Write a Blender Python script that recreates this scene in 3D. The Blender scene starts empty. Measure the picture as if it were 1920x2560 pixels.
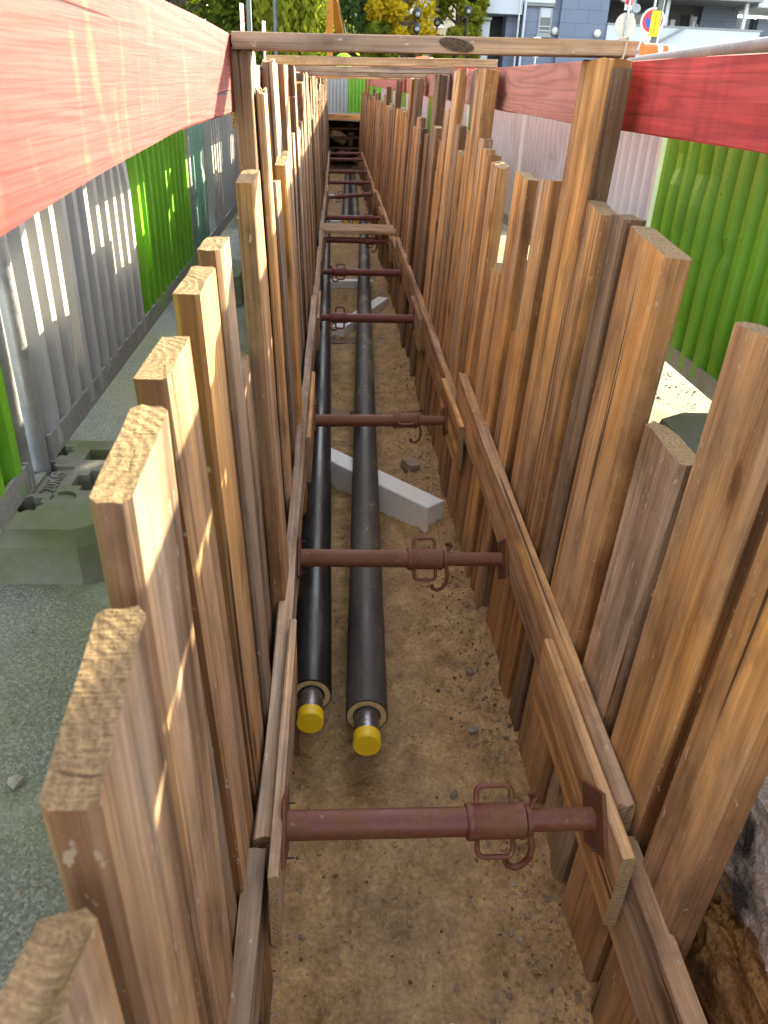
import bpy, math, random
from mathutils import Vector, Matrix, noise

scene = bpy.context.scene
COL = scene.collection
R = math.radians
PI = math.pi

# ------------------------------------------------------------------ camera
CAM = bpy.data.cameras.new("camera")
cam = bpy.data.objects.new("camera", CAM)
COL.objects.link(cam)
_r = Vector((0.99777644, -0.05474157, 0.03802027))
_u = Vector((-0.00638868, 0.48926919, 0.87210942))
_f = Vector((0.06634279, 0.87041313, -0.48783154))
cam.matrix_world = Matrix(((_r.x, _u.x, -_f.x, 0), (_r.y, _u.y, -_f.y, 0), (_r.z, _u.z, -_f.z, 0), (0, 0, 0, 1)))
CAM.sensor_fit = 'VERTICAL'
CAM.sensor_height = 36.0
CAM.lens = 27.04
CAM.clip_start = 0.02
CAM.clip_end = 600
CAM.dof.use_dof = True
CAM.dof.focus_distance = 2.3
CAM.dof.aperture_fstop = 9.0
scene.camera = cam

# ------------------------------------------------------------------ sky, sun, exposure
SUN_EL, SUN_AZ = R(19.5), R(46.0)          # azimuth counted from +X towards +Y
W = bpy.data.worlds.new("World")
scene.world = W
W.use_nodes = True
wn = W.node_tree
sky = wn.nodes.new('ShaderNodeTexSky')
sky.sky_type = 'NISHITA'
sky.sun_disc = False
sky.sun_elevation = SUN_EL
sky.sun_rotation = PI / 2 - SUN_AZ
sky.air_density = 1.0
sky.dust_density = 2.0
hs = wn.nodes.new('ShaderNodeHueSaturation')   # hazy, milky autumn sky
hs.inputs['Saturation'].default_value = 0.40
wn.links.new(sky.outputs[0], hs.inputs['Color'])
wn.links.new(hs.outputs[0], wn.nodes['Background'].inputs[0])
wn.nodes['Background'].inputs[1].default_value = 0.15
SL = bpy.data.lights.new("sun", 'SUN')
SL.energy = 4.7
SL.angle = R(0.5)
SL.color = (1.0, 0.85, 0.56)
sun = bpy.data.objects.new("sun", SL)
COL.objects.link(sun)
_sd = Vector((math.cos(SUN_EL) * math.cos(SUN_AZ), math.cos(SUN_EL) * math.sin(SUN_AZ), math.sin(SUN_EL)))
sun.rotation_euler = (-_sd).to_track_quat('-Z', 'Y').to_euler()
vs = scene.view_settings
vs.view_transform = 'Standard'
vs.look = 'None'
vs.gamma = 1.0
vs.use_curve_mapping = False
vs.exposure = 2.68
scene.cycles.max_bounces = 10
scene.cycles.diffuse_bounces = 6
scene.cycles.use_denoising = True

GZ = -0.88            # street level
XL, XR = -0.20, 0.64  # inner faces of the two plank walls


# ------------------------------------------------------------------ helpers
class MB:
    """collects shapes, links them as ONE mesh object"""
    def __init__(self):
        self.v, self.f, self.m = [], [], []

    def add(self, verts, faces, mi=0, M=None):
        b = len(self.v)
        for p in verts:
            p = Vector(p)
            self.v.append(tuple(M @ p) if M else tuple(p))
        for q in faces:
            self.f.append(tuple(b + i for i in q))
            self.m.append(mi)

    def box(self, lo, hi, mi=0, M=None, bev=0.0):
        x0, y0, z0 = lo
        x1, y1, z1 = hi
        if bev <= 0:
            vs_ = [(x0, y0, z0), (x1, y0, z0), (x1, y1, z0), (x0, y1, z0), (x0, y0, z1), (x1, y0, z1), (x1, y1, z1), (x0, y1, z1)]
            fs = [(0, 3, 2, 1), (4, 5, 6, 7), (0, 1, 5, 4), (1, 2, 6, 5), (2, 3, 7, 6), (3, 0, 4, 7)]
            self.add(vs_, fs, mi, M)
            return
        b = bev
        vs_, idx = [], {}
        for i, (cx, sx) in enumerate(((x0, 1), (x1, -1))):
            for j, (cy, sy) in enumerate(((y0, 1), (y1, -1))):
                for k, (cz, sz) in enumerate(((z0, 1), (z1, -1))):
                    for a in range(3):
                        p = [cx + sx * b, cy + sy * b, cz + sz * b]
                        p[a] = (cx, cy, cz)[a]
                        idx[(i, j, k, a)] = len(vs_)
                        vs_.append(tuple(p))
        fs = []
        for i in (0, 1):
            q = [(i, 0, 0, 0), (i, 1, 0, 0), (i, 1, 1, 0), (i, 0, 1, 0)]
            fs.append([idx[t] for t in (q if i else q[::-1])])
            q = [(0, i, 0, 1), (1, i, 0, 1), (1, i, 1, 1), (0, i, 1, 1)]
            fs.append([idx[t] for t in (q[::-1] if i else q)])
            q = [(0, 0, i, 2), (1, 0, i, 2), (1, 1, i, 2), (0, 1, i, 2)]
            fs.append([idx[t] for t in (q if i else q[::-1])])
        for i in (0, 1):
            for j in (0, 1):
                fs.append([idx[(i, j, 0, 0)], idx[(i, j, 1, 0)], idx[(i, j, 1, 1)], idx[(i, j, 0, 1)]])
                fs.append([idx[(i, 0, j, 0)], idx[(i, 1, j, 0)], idx[(i, 1, j, 2)], idx[(i, 0, j, 2)]])
                fs.append([idx[(0, i, j, 1)], idx[(1, i, j, 1)], idx[(1, i, j, 2)], idx[(0, i, j, 2)]])
        for i in (0, 1):
            for j in (0, 1):
                for k in (0, 1):
                    fs.append([idx[(i, j, k, 0)], idx[(i, j, k, 1)], idx[(i, j, k, 2)]])
        self.add(vs_, fs, mi, M)

    def tube(self, pts, r, n=10, mi=0, caps=True, M=None, closed=False):
        pts = [Vector(p) for p in pts]
        rs = r if isinstance(r, (list, tuple)) else [r] * len(pts)
        vs_, fs = [], []
        N = len(pts)
        t0 = (pts[1] - pts[0]).normalized()
        up = Vector((0, 0, 1)) if abs(t0.z) < 0.9 else Vector((1, 0, 0))
        a = t0.cross(up).normalized()
        for i, p in enumerate(pts):
            if closed:
                t = (pts[(i + 1) % N] - pts[i - 1]).normalized()
            else:
                t = (pts[min(i + 1, N - 1)] - pts[max(i - 1, 0)]).normalized()
            a = (a - t * a.dot(t)).normalized()
            b = t.cross(a)
            for k in range(n):
                an = 2 * PI * k / n
                vs_.append(p + (a * math.cos(an) + b * math.sin(an)) * rs[i])
        for i in range(N if closed else N - 1):
            j = (i + 1) % N
            for k in range(n):
                k2 = (k + 1) % n
                fs.append((i * n + k, j * n + k, j * n + k2, i * n + k2)[::-1])
        if caps and not closed:
            fs.append(tuple(range(n)))
            fs.append(tuple(range((N - 1) * n, N * n))[::-1])
        self.add(vs_, fs, mi, M)

    def lathe(self, prof, n=24, mi=0, M=None):
        """prof: (radius, z) from bottom to top, closed by caps when radius > 0"""
        vs_, fs = [], []
        for (r, z) in prof:
            for k in range(n):
                a = 2 * PI * k / n
                vs_.append((r * math.cos(a), r * math.sin(a), z))
        for i in range(len(prof) - 1):
            for k in range(n):
                k2 = (k + 1) % n
                fs.append((i * n + k, i * n + k2, (i + 1) * n + k2, (i + 1) * n + k))
        if prof[0][0] > 1e-6:
            fs.append(tuple(range(n))[::-1])
        if prof[-1][0] > 1e-6:
            fs.append(tuple(range((len(prof) - 1) * n, len(prof) * n)))
        self.add(vs_, fs, mi, M)

    def prism(self, poly, z0, z1, mi=0, M=None):
        n = len(poly)
        vs_ = [(x, y, z0) for x, y in poly] + [(x, y, z1) for x, y in poly]
        fs = [tuple(range(n))[::-1], tuple(range(n, 2 * n))] + [(i, (i + 1) % n, n + (i + 1) % n, n + i) for i in range(n)]
        self.add(vs_, fs, mi, M)

    def build(self, name, mats, parent=None, smooth=False, M=None):
        me = bpy.data.meshes.new(name)
        me.from_pydata(self.v, [], self.f)
        for m in (mats if isinstance(mats, (list, tuple)) else [mats]):
            me.materials.append(m)
        me.polygons.foreach_set('material_index', self.m)
        if smooth:
            me.polygons.foreach_set('use_smooth', [True] * len(self.f))
        me.update()
        if smooth is not False and smooth is not True:
            try:
                me.set_sharp_from_angle(angle=R(smooth))
            except Exception:
                pass
        o = bpy.data.objects.new(name, me)
        COL.objects.link(o)
        if M is not None:
            o.matrix_world = M
        if parent is not None:
            o.parent = parent
        return o


def tag(o, label=None, cat=None, group=None, kind=None):
    if label: o["label"] = label
    if cat: o["category"] = cat
    if group: o["group"] = group
    if kind: o["kind"] = kind
    return o


def empty(name, loc=(0, 0, 0), rz=0.0):
    o = bpy.data.objects.new(name, None)
    o.empty_display_size = 0.1
    COL.objects.link(o)
    o.location = loc
    o.rotation_euler = (0, 0, rz)
    return o


def copy_tree(o, parent=None):
    c = o.copy()
    COL.objects.link(c)
    c.parent = parent
    for ch in list(o.children):
        copy_tree(ch, c)
    return c


def T(x, y, z):
    return Matrix.Translation((x, y, z))


def frame(p, zdir, xhint=(1, 0, 0)):
    z = Vector(zdir).normalized()
    x = Vector(xhint)
    x = (x - z * x.dot(z)).normalized()
    y = z.cross(x)
    return Matrix(((x.x, y.x, z.x, p[0]), (x.y, y.y, z.y, p[1]), (x.z, y.z, z.z, p[2]), (0, 0, 0, 1)))


# ------------------------------------------------------------------ materials
class NT:
    def __init__(self, name):
        self.m = bpy.data.materials.new(name)
        self.m.use_nodes = True
        self.t = self.m.node_tree
        self.b = self.t.nodes['Principled BSDF']
        self.out = self.t.nodes['Material Output']

    def n(self, typ, ins=None, **kw):
        x = self.t.nodes.new('ShaderNode' + typ)
        for k, v in kw.items():
            setattr(x, k, v)
        for k, v in (ins or {}).items():
            self.set(x.inputs[k], v)
        return x

    def set(self, sock, v):
        if isinstance(v, bpy.types.NodeSocket):
            self.t.links.new(v, sock)
        elif isinstance(v, bpy.types.Node):
            self.t.links.new(v.outputs[0], sock)
        else:
            if isinstance(v, (tuple, list)) and len(v) == 3 and sock.type == 'RGBA':
                v = (*v, 1)
            sock.default_value = v

    def math(self, op, a, b=0.0, c=0.0, clamp=False):
        x = self.n('Math', {0: a, 1: b, 2: c}, operation=op)
        x.use_clamp = clamp
        return x.outputs[0]

    def mix(self, fac, a, b, mode='MIX'):
        x = self.n('Mix', data_type='RGBA', blend_type=mode)
        self.set(x.inputs[0], fac)
        self.set(x.inputs[6], a)
        self.set(x.inputs[7], b)
        return x.outputs[2]

    def ramp(self, fac, stops, interp='LINEAR'):
        x = self.n('ValToRGB', {0: fac})
        r = x.color_ramp
        r.interpolation = interp
        while len(r.elements) < len(stops):
            r.elements.new(0.5)
        for e, (p, c) in zip(r.elements, stops):
            e.position = p
            e.color = (c, c, c, 1) if not isinstance(c, (tuple, list)) else (*c, 1)
        return x.outputs[0]

    def coord(self, which='Object', rand=True, scale=(1, 1, 1)):
        c = self.n('TexCoord').outputs[which]
        if rand:
            rnd = self.n('ObjectInfo').outputs['Random']
            k = self.math('MULTIPLY', rnd, 41.0)
            c = self.n('VectorMath', {0: c, 1: self.n('CombineXYZ', {0: k, 1: k, 2: k})}, operation='ADD').outputs[0]
        return c

    def map(self, c, scale):
        return self.n('VectorMath', {0: c, 1: scale}, operation='MULTIPLY').outputs[0]

    def noise(self, vec, scale=5.0, detail=4.0, rough=0.55, dist=0.0):
        return self.n('TexNoise', {'Vector': vec, 'Scale': scale, 'Detail': detail, 'Roughness': rough, 'Distortion': dist}).outputs[0]

    def attr(self, name):
        return self.n('Attribute', attribute_type='OBJECT', attribute_name=name).outputs['Fac']

    def bump(self, h, strength=0.5, dist=0.005):
        self.set(self.b.inputs['Normal'], self.n('Bump', {'Height': h, 'Strength': strength, 'Distance': dist}).outputs[0])

    def fin(self, color=None, rough=0.7, metal=0.0, spec=None):
        if color is not None: self.set(self.b.inputs['Base Color'], color)
        self.set(self.b.inputs['Roughness'], rough)
        self.set(self.b.inputs['Metallic'], metal)
        if spec is not None: self.set(self.b.inputs['Specular IOR Level'], spec)
        return self.m


def wood_mat(name, A, B, paint=None):
    """length runs along the object's own Z. tone: 0 fresh wood .. 1 greyed; val: brightness of this piece"""
    g = NT(name)
    c = g.coord()
    fib = g.noise(g.map(c, (60, 60, 1.7)), 1.0, 5.0, 0.7)
    fib2 = g.noise(g.map(c, (240, 240, 5.0)), 1.0, 3.0, 0.6)
    low = g.noise(g.map(c, (6.5, 6.5, 0.42)), 1.0, 2.0, 0.5, 0.5)
    ring = g.math('SINE', g.math('MULTIPLY', low, 95.0))
    ring = g.math('MULTIPLY_ADD', ring, 0.5, 0.5)
    st = g.noise(g.map(c, (5, 5, 1.3)), 1.0, 3.0, 0.6)
    st2 = g.noise(g.map(c, (14, 14, 0.9)), 1.0, 4.0, 0.65)
    tone = g.math('ADD', g.attr('tone'), g.math('MULTIPLY', g.math('SUBTRACT', st, 0.5), 2.2), clamp=True)
    col = g.mix(tone, A, B)
    col = g.mix(g.ramp(st2, [(0.42, 0.0), (0.72, 1.0)]), col, g.mix(1.0, col, (0.50, 0.40, 0.33), 'MULTIPLY'))
    col = g.mix(1.0, col, g.ramp(fib, [(0.25, 0.78), (0.5, 0.99), (0.78, 1.12)]), 'MULTIPLY')
    brd = g.noise(g.map(c, (24, 24, 0.55)), 1.0, 2.0, 0.5, 0.4)
    col = g.mix(1.0, col, g.ramp(brd, [(0.28, (0.50, 0.43, 0.38)), (0.42, (0.95, 0.95, 0.95)), (0.60, (1.06, 1.04, 1.0)), (0.74, (1.20, 1.16, 1.12))]), 'MULTIPLY')
    blot = g.noise(g.map(c, (9, 9, 4.5)), 1.0, 4.0, 0.65)
    col = g.mix(1.0, col, g.ramp(blot, [(0.30, 0.55), (0.50, 1.0), (0.72, 1.16)]), 'MULTIPLY')
    col = g.mix(1.0, col, g.ramp(fib2, [(0.25, 0.70), (0.5, 1.0), (0.75, 1.16)]), 'MULTIPLY')
    col = g.mix(0.28, col, g.mix(1.0, col, g.ramp(ring, [(0.0, 0.66), (0.55, 1.05), (1.0, 1.18)]), 'MULTIPLY'))
    # knots
    wob = g.n('TexNoise', {'Vector': g.map(c, (30, 30, 12)), 'Scale': 1.0, 'Detail': 2.0}).outputs['Color']
    kv = g.n('VectorMath', {0: g.map(c, (0.0, 7.5, 3.0)), 1: g.map(wob, (0.0, .10, .10))}, operation='ADD').outputs[0]
    vo = g.n('TexVoronoi', {'Vector': kv, 'Scale': 1.0, 'Randomness': 1.0})
    keep = g.math('GREATER_THAN', g.n('SeparateColor', {0: vo.outputs['Color']}).outputs[0], 0.52)
    kn = g.math('MULTIPLY', g.ramp(vo.outputs['Distance'], [(0.05, 1.0), (0.095, 0.75), (0.14, 0.0)]), keep)
    halo = g.math('MULTIPLY', g.ramp(vo.outputs['Distance'], [(0.12, 1.0), (0.30, 0.0)]), keep)
    col = g.mix(g.math('MULTIPLY', halo, 0.45), col, g.mix(1.0, col, (0.72, 0.55, 0.40), 'MULTIPLY'))
    col = g.mix(g.math('MULTIPLY', kn, 0.8), col, (0.085, 0.042, 0.018))
    # sawn edges: dirt, plus shade painted in on the narrow faces
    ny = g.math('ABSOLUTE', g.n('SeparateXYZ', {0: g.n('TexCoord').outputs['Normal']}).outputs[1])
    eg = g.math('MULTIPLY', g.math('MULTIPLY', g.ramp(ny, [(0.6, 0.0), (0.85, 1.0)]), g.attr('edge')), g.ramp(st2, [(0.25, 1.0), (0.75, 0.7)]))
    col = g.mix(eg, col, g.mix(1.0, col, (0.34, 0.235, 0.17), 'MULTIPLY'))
    # mud splashed up from the floor on the uprights
    zl = g.n('SeparateXYZ', {0: g.n('TexCoord').outputs['Object']}).outputs[2]
    mz = g.math('SUBTRACT', g.math('MULTIPLY', g.noise(g.map(c, (12, 12, 6)), 1.0, 4.0, 0.65), 1.1), zl)
    col = g.mix(g.math('MULTIPLY', g.attr('mud'), g.ramp(mz, [(0.0, 0.0), (0.35, 0.75)])), col, (0.24, 0.175, 0.10))
    # mortar flecks and scrapes
    fl = g.ramp(g.noise(g.map(c, (80, 80, 30)), 1.0, 3.0, 0.6), [(0.66, 0.0), (0.70, 1.0)])
    col = g.mix(g.math('MULTIPLY', fl, 0.55), col, (0.50, 0.42, 0.33))
    # long dark checks
    ck = g.ramp(g.noise(g.map(c, (42, 42, 0.8)), 1.0, 1.0, 0.5, 0.3), [(0.255, 1.0), (0.282, 0.0)])
    col = g.mix(g.math('MULTIPLY', ck, 0.85), col, (0.03, 0.018, 0.01))
    if paint:
        wear = g.noise(g.map(c, (7, 7, 5.0)), 1.0, 5.0, 0.62, 0.4)
        wear2 = g.noise(g.map(c, (50, 50, 4)), 1.0, 3.0, 0.6)
        w = g.math('ADD', g.math('MULTIPLY', wear, 0.72), g.math('MULTIPLY', wear2, 0.28))
        w = g.math('ADD', w, g.attr('wear'))
        cross = g.noise(g.map(c, (3, 3, 22)), 1.0, 3.0, 0.6)
        pk = g.mix(g.ramp(w, [(0.40, 0.0), (0.62, 1.0)]), paint, (0.36, 0.046, 0.028))
        pk = g.mix(1.0, pk, g.ramp(cross, [(0.3, 0.78), (0.6, 1.12)]), 'MULTIPLY')
        pk = g.mix(1.0, pk, g.ramp(fib, [(0.25, 0.6), (0.55, 1.0), (0.8, 1.15)]), 'MULTIPLY')
        pt = g.noise(g.map(c, (2.2, 2.2, 15)), 1.0, 3.0, 0.62, 0.5)
        pk = g.mix(g.attr('fade'), pk, g.mix(wear, (0.30, 0.12, 0.095), (0.46, 0.25, 0.20)))
        pk = g.mix(g.math('MULTIPLY', g.attr('patch'), g.ramp(g.math('ADD', pt, g.math('MULTIPLY', g.math('SUBTRACT', wear2, 0.5), 0.25)), [(0.57, 0.0), (0.68, 0.8)])), pk, (0.46, 0.24, 0.085))
        pk = g.mix(0.5, pk, g.mix(1.0, pk, g.ramp(ring, [(0.0, 0.62), (0.4, 1.0), (1.0, 1.12)]), 'MULTIPLY'))
        pk = g.mix(g.math('MULTIPLY', kn, 0.7), pk, (0.14, 0.016, 0.012))
        pk = g.mix(g.math('MULTIPLY', ck, 0.9), pk, (0.03, 0.01, 0.01))
        col = g.mix(g.ramp(w, [(0.61, 0.0), (0.70, 0.85)]), pk, col)
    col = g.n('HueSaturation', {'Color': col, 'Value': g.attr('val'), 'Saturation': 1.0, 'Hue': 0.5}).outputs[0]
    h = g.math('ADD', g.math('MULTIPLY', fib, 0.7), g.math('ADD', g.math('MULTIPLY', ring, 0.18), g.math('SUBTRACT', g.math('MULTIPLY', fib2, 0.4), ck)))
    g.bump(h, 0.55, 0.004)
    return g.fin(col, 0.78, spec=0.25)


def endgrain_mat(name, A, B):
    g = NT(name)
    c = g.coord('Object', rand=False)
    rnd = g.n('ObjectInfo').outputs['Random']
    sx = g.n('SeparateXYZ', {0: c})
    dx = g.math('ADD', sx.outputs[0], g.math('MULTIPLY_ADD', rnd, 0.10, -0.12))
    dy = g.math('ADD', sx.outputs[1], g.math('MULTIPLY_ADD', rnd, 0.14, -0.07))
    d = g.math('SQRT', g.math('ADD', g.math('MULTIPLY', dx, dx), g.math('MULTIPLY', dy, dy)))
    nz = g.noise(c, 40, 3, 0.6)
    fz = g.noise(c, 260, 3, 0.7)
    s = g.math('SINE', g.math('ADD', g.math('MULTIPLY', d, 560.0), g.math('MULTIPLY', nz, 4.5)))
    s = g.math('MULTIPLY_ADD', s, 0.5, 0.5)
    col = g.mix(g.math('MULTIPLY_ADD', s, 0.42, 0.32), A, B)
    col = g.mix(1.0, col, g.ramp(fz, [(0.3, 0.6), (0.6, 1.15)]), 'MULTIPLY')
    col = g.mix(g.ramp(g.noise(c, 18, 3, 0.6), [(0.55, 0.0), (0.75, 0.6)]), col, (0.16, 0.13, 0.06))
    saw = g.noise(g.map(c, (14, 330, 14)), 1.0, 2.0, 0.6)
    col = g.mix(1.0, col, g.ramp(saw, [(0.3, 0.78), (0.7, 1.14)]), 'MULTIPLY')
    crk = g.ramp(g.noise(g.map(c, (9, 60, 9)), 1.0, 2.0, 0.5, 0.4), [(0.27, 1.0), (0.30, 0.0)])
    col = g.mix(g.math('MULTIPLY', crk, 0.7), col, (0.05, 0.03, 0.015))
    col = g.n('HueSaturation', {'Color': col, 'Value': g.attr('val')}).outputs[0]
    g.bump(g.math('ADD', g.math('MULTIPLY', s, 0.3), g.math('ADD', fz, saw)), 0.7, 0.004)
    return g.fin(col, 0.85, spec=0.2)


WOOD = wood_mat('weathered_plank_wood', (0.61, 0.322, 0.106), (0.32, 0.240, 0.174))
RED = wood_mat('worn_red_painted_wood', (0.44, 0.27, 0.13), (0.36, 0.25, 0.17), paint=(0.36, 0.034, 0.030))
ENDG = endgrain_mat('end_grain', (0.21, 0.14, 0.072), (0.33, 0.23, 0.118))


def paint_mat(name, col, rough=0.45, metal=0.0, var=0.25, scale=9, dirt=(0.16, 0.14, 0.11), dirt_amt=0.35, bump=0.05, rand=True):
    g = NT(name)
    c = g.coord(rand=rand)
    n1 = g.noise(c, scale, 4, 0.6)
    n2 = g.noise(c, scale * 9, 3, 0.6)
    cc = g.mix(1.0, col, g.ramp(n1, [(0.3, 1 - var), (0.7, 1 + var * 0.6)]), 'MULTIPLY')
    cc = g.mix(g.math('MULTIPLY', g.ramp(g.math('ADD', g.math('MULTIPLY', n1, 0.6), g.math('MULTIPLY', n2, 0.4)), [(0.50, 0.0), (0.68, 1.0)]), dirt_amt), cc, dirt)
    if bump: g.bump(n2, bump * 4, 0.002)
    return g.fin(cc, g.ramp(n2, [(0.3, max(0.05, rough - 0.12)), (0.7, min(1, rough + 0.15))]), metal)


def strut_mat():
    g = NT('rusty_red_steel')
    c = g.coord()
    n1 = g.noise(c, 16, 5, 0.65)
    n2 = g.noise(c, 90, 4, 0.6)
    n3 = g.noise(c, 5, 3, 0.5)
    w = g.math('ADD', g.math('MULTIPLY', n1, 0.55), g.math('ADD', g.math('MULTIPLY', n2, 0.25), g.math('MULTIPLY', n3, 0.2)))
    rust = g.mix(n2, (0.075, 0.030, 0.014), (0.23, 0.095, 0.04))
    pnt = g.mix(n3, (0.105, 0.024, 0.021), (0.185, 0.046, 0.038))
    col = g.mix(g.ramp(g.math('ADD', w, g.attr('rust')), [(0.45, 0.0), (0.55, 1.0)]), pnt, rust)
    col = g.mix(g.math('MULTIPLY', g.ramp(n2, [(0.66, 0.0), (0.72, 1.0)]), 0.5), col, (0.42, 0.28, 0.18))
    g.bump(g.math('ADD', n2, g.math('MULTIPLY', n1, 0.5)), 0.35, 0.002)
    return g.fin(col, g.ramp(w, [(0.4, 0.42), (0.6, 0.75)]), 0.15)


STRUT = strut_mat()
GALV = paint_mat('galvanised_steel', (0.42, 0.44, 0.46), 0.42, 0.75, 0.3, 14, (0.25, 0.24, 0.22), 0.4)
RAIL = paint_mat('dull_zinc_flat_bar', (0.30, 0.30, 0.29), 0.55, 0.4, 0.3, 12, (0.12, 0.11, 0.09), 0.5)
RAILT = paint_mat('dull_brown_zinc_tube', (0.15, 0.125, 0.11), 0.5, 0.0, 0.25, 10, (0.22, 0.17, 0.13), 0.5)
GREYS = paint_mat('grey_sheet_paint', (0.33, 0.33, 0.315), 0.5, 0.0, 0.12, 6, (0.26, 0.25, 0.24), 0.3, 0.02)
GREYR = paint_mat('sky_lit_grey_sheet_paint', (0.53, 0.545, 0.575), 0.40, 0.0, 0.12, 6, (0.40, 0.39, 0.38), 0.3, 0.03)  # right-hand grey sheets: open sky and reflected sun put into the colour
GREENS = paint_mat('green_sheet_paint', (0.13, 0.35, 0.010), 0.38, 0.0, 0.2, 6, (0.16, 0.26, 0.06), 0.3, 0.02)
TEALS = paint_mat('teal_sheet_paint', (0.10, 0.26, 0.19), 0.45, 0.0, 0.2, 5, (0.03, 0.07, 0.05), 0.35, 0.03)


def concrete_mat():
    g = NT('mossy_concrete')
    c = g.coord(rand=False)
    n1 = g.noise(c, 4, 5, 0.6)
    n2 = g.noise(c, 60, 4, 0.65)
    col = g.mix(n2, (0.13, 0.125, 0.108), (0.215, 0.205, 0.18))
    col = g.mix(g.ramp(n1, [(0.40, 0.0), (0.66, 0.75)]), col, (0.105, 0.125, 0.045))
    col = g.mix(g.ramp(g.noise(c, 14, 4, 0.6), [(0.60, 0.0), (0.75, 0.6)]), col, (0.09, 0.08, 0.055))
    g.bump(n2, 0.5, 0.004)
    return g.fin(col, 0.9, spec=0.2)


def ground_mat():
    g = NT('dusty_asphalt')
    c = g.coord(rand=False)
    big = g.noise(c, 1.3, 4, 0.6)
    mid = g.noise(c, 9, 5, 0.65)
    agg = g.n('TexVoronoi', {'Vector': c, 'Scale': 260.0, 'Randomness': 1.0}).outputs['Color']
    ag = g.ramp(g.n('SeparateColor', {0: agg}).outputs[0], [(0.1, 0.72), (0.6, 1.0), (0.93, 1.5)])
    fine = g.noise(c, 170, 3, 0.6)
    col = g.mix(mid, (0.13, 0.132, 0.122), (0.205, 0.208, 0.182))
    col = g.mix(1.0, col, ag, 'MULTIPLY')
    col = g.mix(g.ramp(big, [(0.42, 0.0), (0.62, 0.75)]), col, g.mix(mid, (0.12, 0.125, 0.055), (0.22, 0.205, 0.095)))
    col = g.mix(g.ramp(g.noise(c, 2.6, 5, 0.7, 0.4), [(0.58, 0.0), (0.70, 0.6)]), col, (0.26, 0.275, 0.23))
    g.bump(g.math('ADD', fine, g.math('MULTIPLY', mid, 0.6)), 0.8, 0.006)
    return g.fin(col, 0.92, spec=0.2)


def soil_mat(name, dark=1.0, orange=0.0):
    g = NT(name)
    c = g.coord(rand=False)
    n0 = g.noise(c, 2.2, 4, 0.6)
    n1 = g.noise(c, 11, 6, 0.68)
    n2 = g.noise(c, 75, 5, 0.7)
    col = g.mix(g.ramp(n1, [(0.3, 0.0), (0.7, 1.0)]), (0.33 * dark, 0.205 * dark, 0.092 * dark), (0.70 * dark, 0.465 * dark, 0.205 * dark))
    if orange:
        col = g.mix(orange, col, g.mix(n1, (0.14, 0.05, 0.012), (0.36, 0.17, 0.05)))
    col = g.mix(g.ramp(n0, [(0.46, 0.0), (0.66, 0.55)]), col, g.mix(n1, (0.28 * dark, 0.205 * dark, 0.135 * dark), (0.50 * dark, 0.37 * dark, 0.235 * dark)))
    col = g.mix(g.math('MULTIPLY', g.ramp(g.noise(c, 3.1, 2, 0.5), [(0.62, 0.0), (0.74, 1.0)]), 0.35), col, (0.30, 0.15, 0.10))
    col = g.mix(1.0, col, g.ramp(n2, [(0.25, 0.55), (0.55, 1.0), (0.8, 1.35)]), 'MULTIPLY')
    g.bump(g.math('ADD', n2, g.math('MULTIPLY', n1, 1.2)), 0.9, 0.012)
    return g.fin(col, 0.95, spec=0.15)


CONC = concrete_mat()
GROUND = ground_mat()
SOIL = soil_mat('sandy_trench_soil')
CLIFF = soil_mat('orange_clay_soil', 0.9, 0.65)


def pipe_mat():
    g = NT('dusty_black_plastic')
    c = g.coord()
    n1 = g.noise(g.map(c, (6, 6, 2.0)), 1.0, 5, 0.65)
    n2 = g.noise(g.map(c, (60, 60, 30)), 1.0, 4, 0.65)
    sc = g.ramp(g.noise(g.map(c, (16, 16, 60)), 1.0, 3, 0.6, 1.2), [(0.685, 0.0), (0.71, 1.0)])
    w = g.math('ADD', g.math('MULTIPLY', n1, 0.65), g.math('MULTIPLY', n2, 0.35))
    w = g.math('ADD', w, g.attr('dust'))
    w = g.math('ADD', w, g.math('MULTIPLY', g.math('SUBTRACT', g.noise(g.map(c, (3, 3, 1.1)), 1.0, 2.0, 0.5), 0.5), 0.35))
    col = g.mix(g.ramp(w, [(0.46, 0.0), (0.72, 0.42)]), (0.010, 0.010, 0.012), (0.19, 0.155, 0.11))
    col = g.mix(g.math('MULTIPLY', sc, 0.5), col, (0.20, 0.19, 0.18))
    col = g.mix(g.ramp(w, [(0.72, 0.0), (0.755, 0.8)]), col, (0.26, 0.205, 0.12))
    g.bump(n2, 0.15, 0.002)
    return g.fin(col, g.ramp(w, [(0.40, 0.30), (0.62, 0.60)]), 0.0, 0.5)


HDPE = pipe_mat()
PUF = paint_mat('cream_insulation_foam', (0.55, 0.40, 0.17), 0.85, 0, 0.2, 30, (0.30, 0.20, 0.08), 0.4)
STEEL = paint_mat('bare_steel_pipe', (0.30, 0.29, 0.29), 0.33, 0.85, 0.4, 18, (0.10, 0.075, 0.06), 0.6)
YELLOW = paint_mat('yellow_plastic_cap', (0.86, 0.57, 0.012), 0.42, 0, 0.06, 12, (0.45, 0.26, 0.02), 0.25, 0.02)
EPS = paint_mat('white_polystyrene', (0.87, 0.86, 0.80), 0.75, 0, 0.08, 5, (0.52, 0.45, 0.30), 0.4)
STONE = paint_mat('grey_stone', (0.28, 0.25, 0.21), 0.9, 0, 0.4, 12, (0.14, 0.11, 0.08), 0.5, 0.12)
BLACK = paint_mat('black_painted_metal', (0.025, 0.027, 0.03), 0.45, 0, 0.2, 8, (0.06, 0.06, 0.06), 0.3)
POLE = paint_mat('grey_green_pole_paint', (0.10, 0.125, 0.125), 0.5, 0, 0.2, 6, (0.2, 0.2, 0.18), 0.3)
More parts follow.
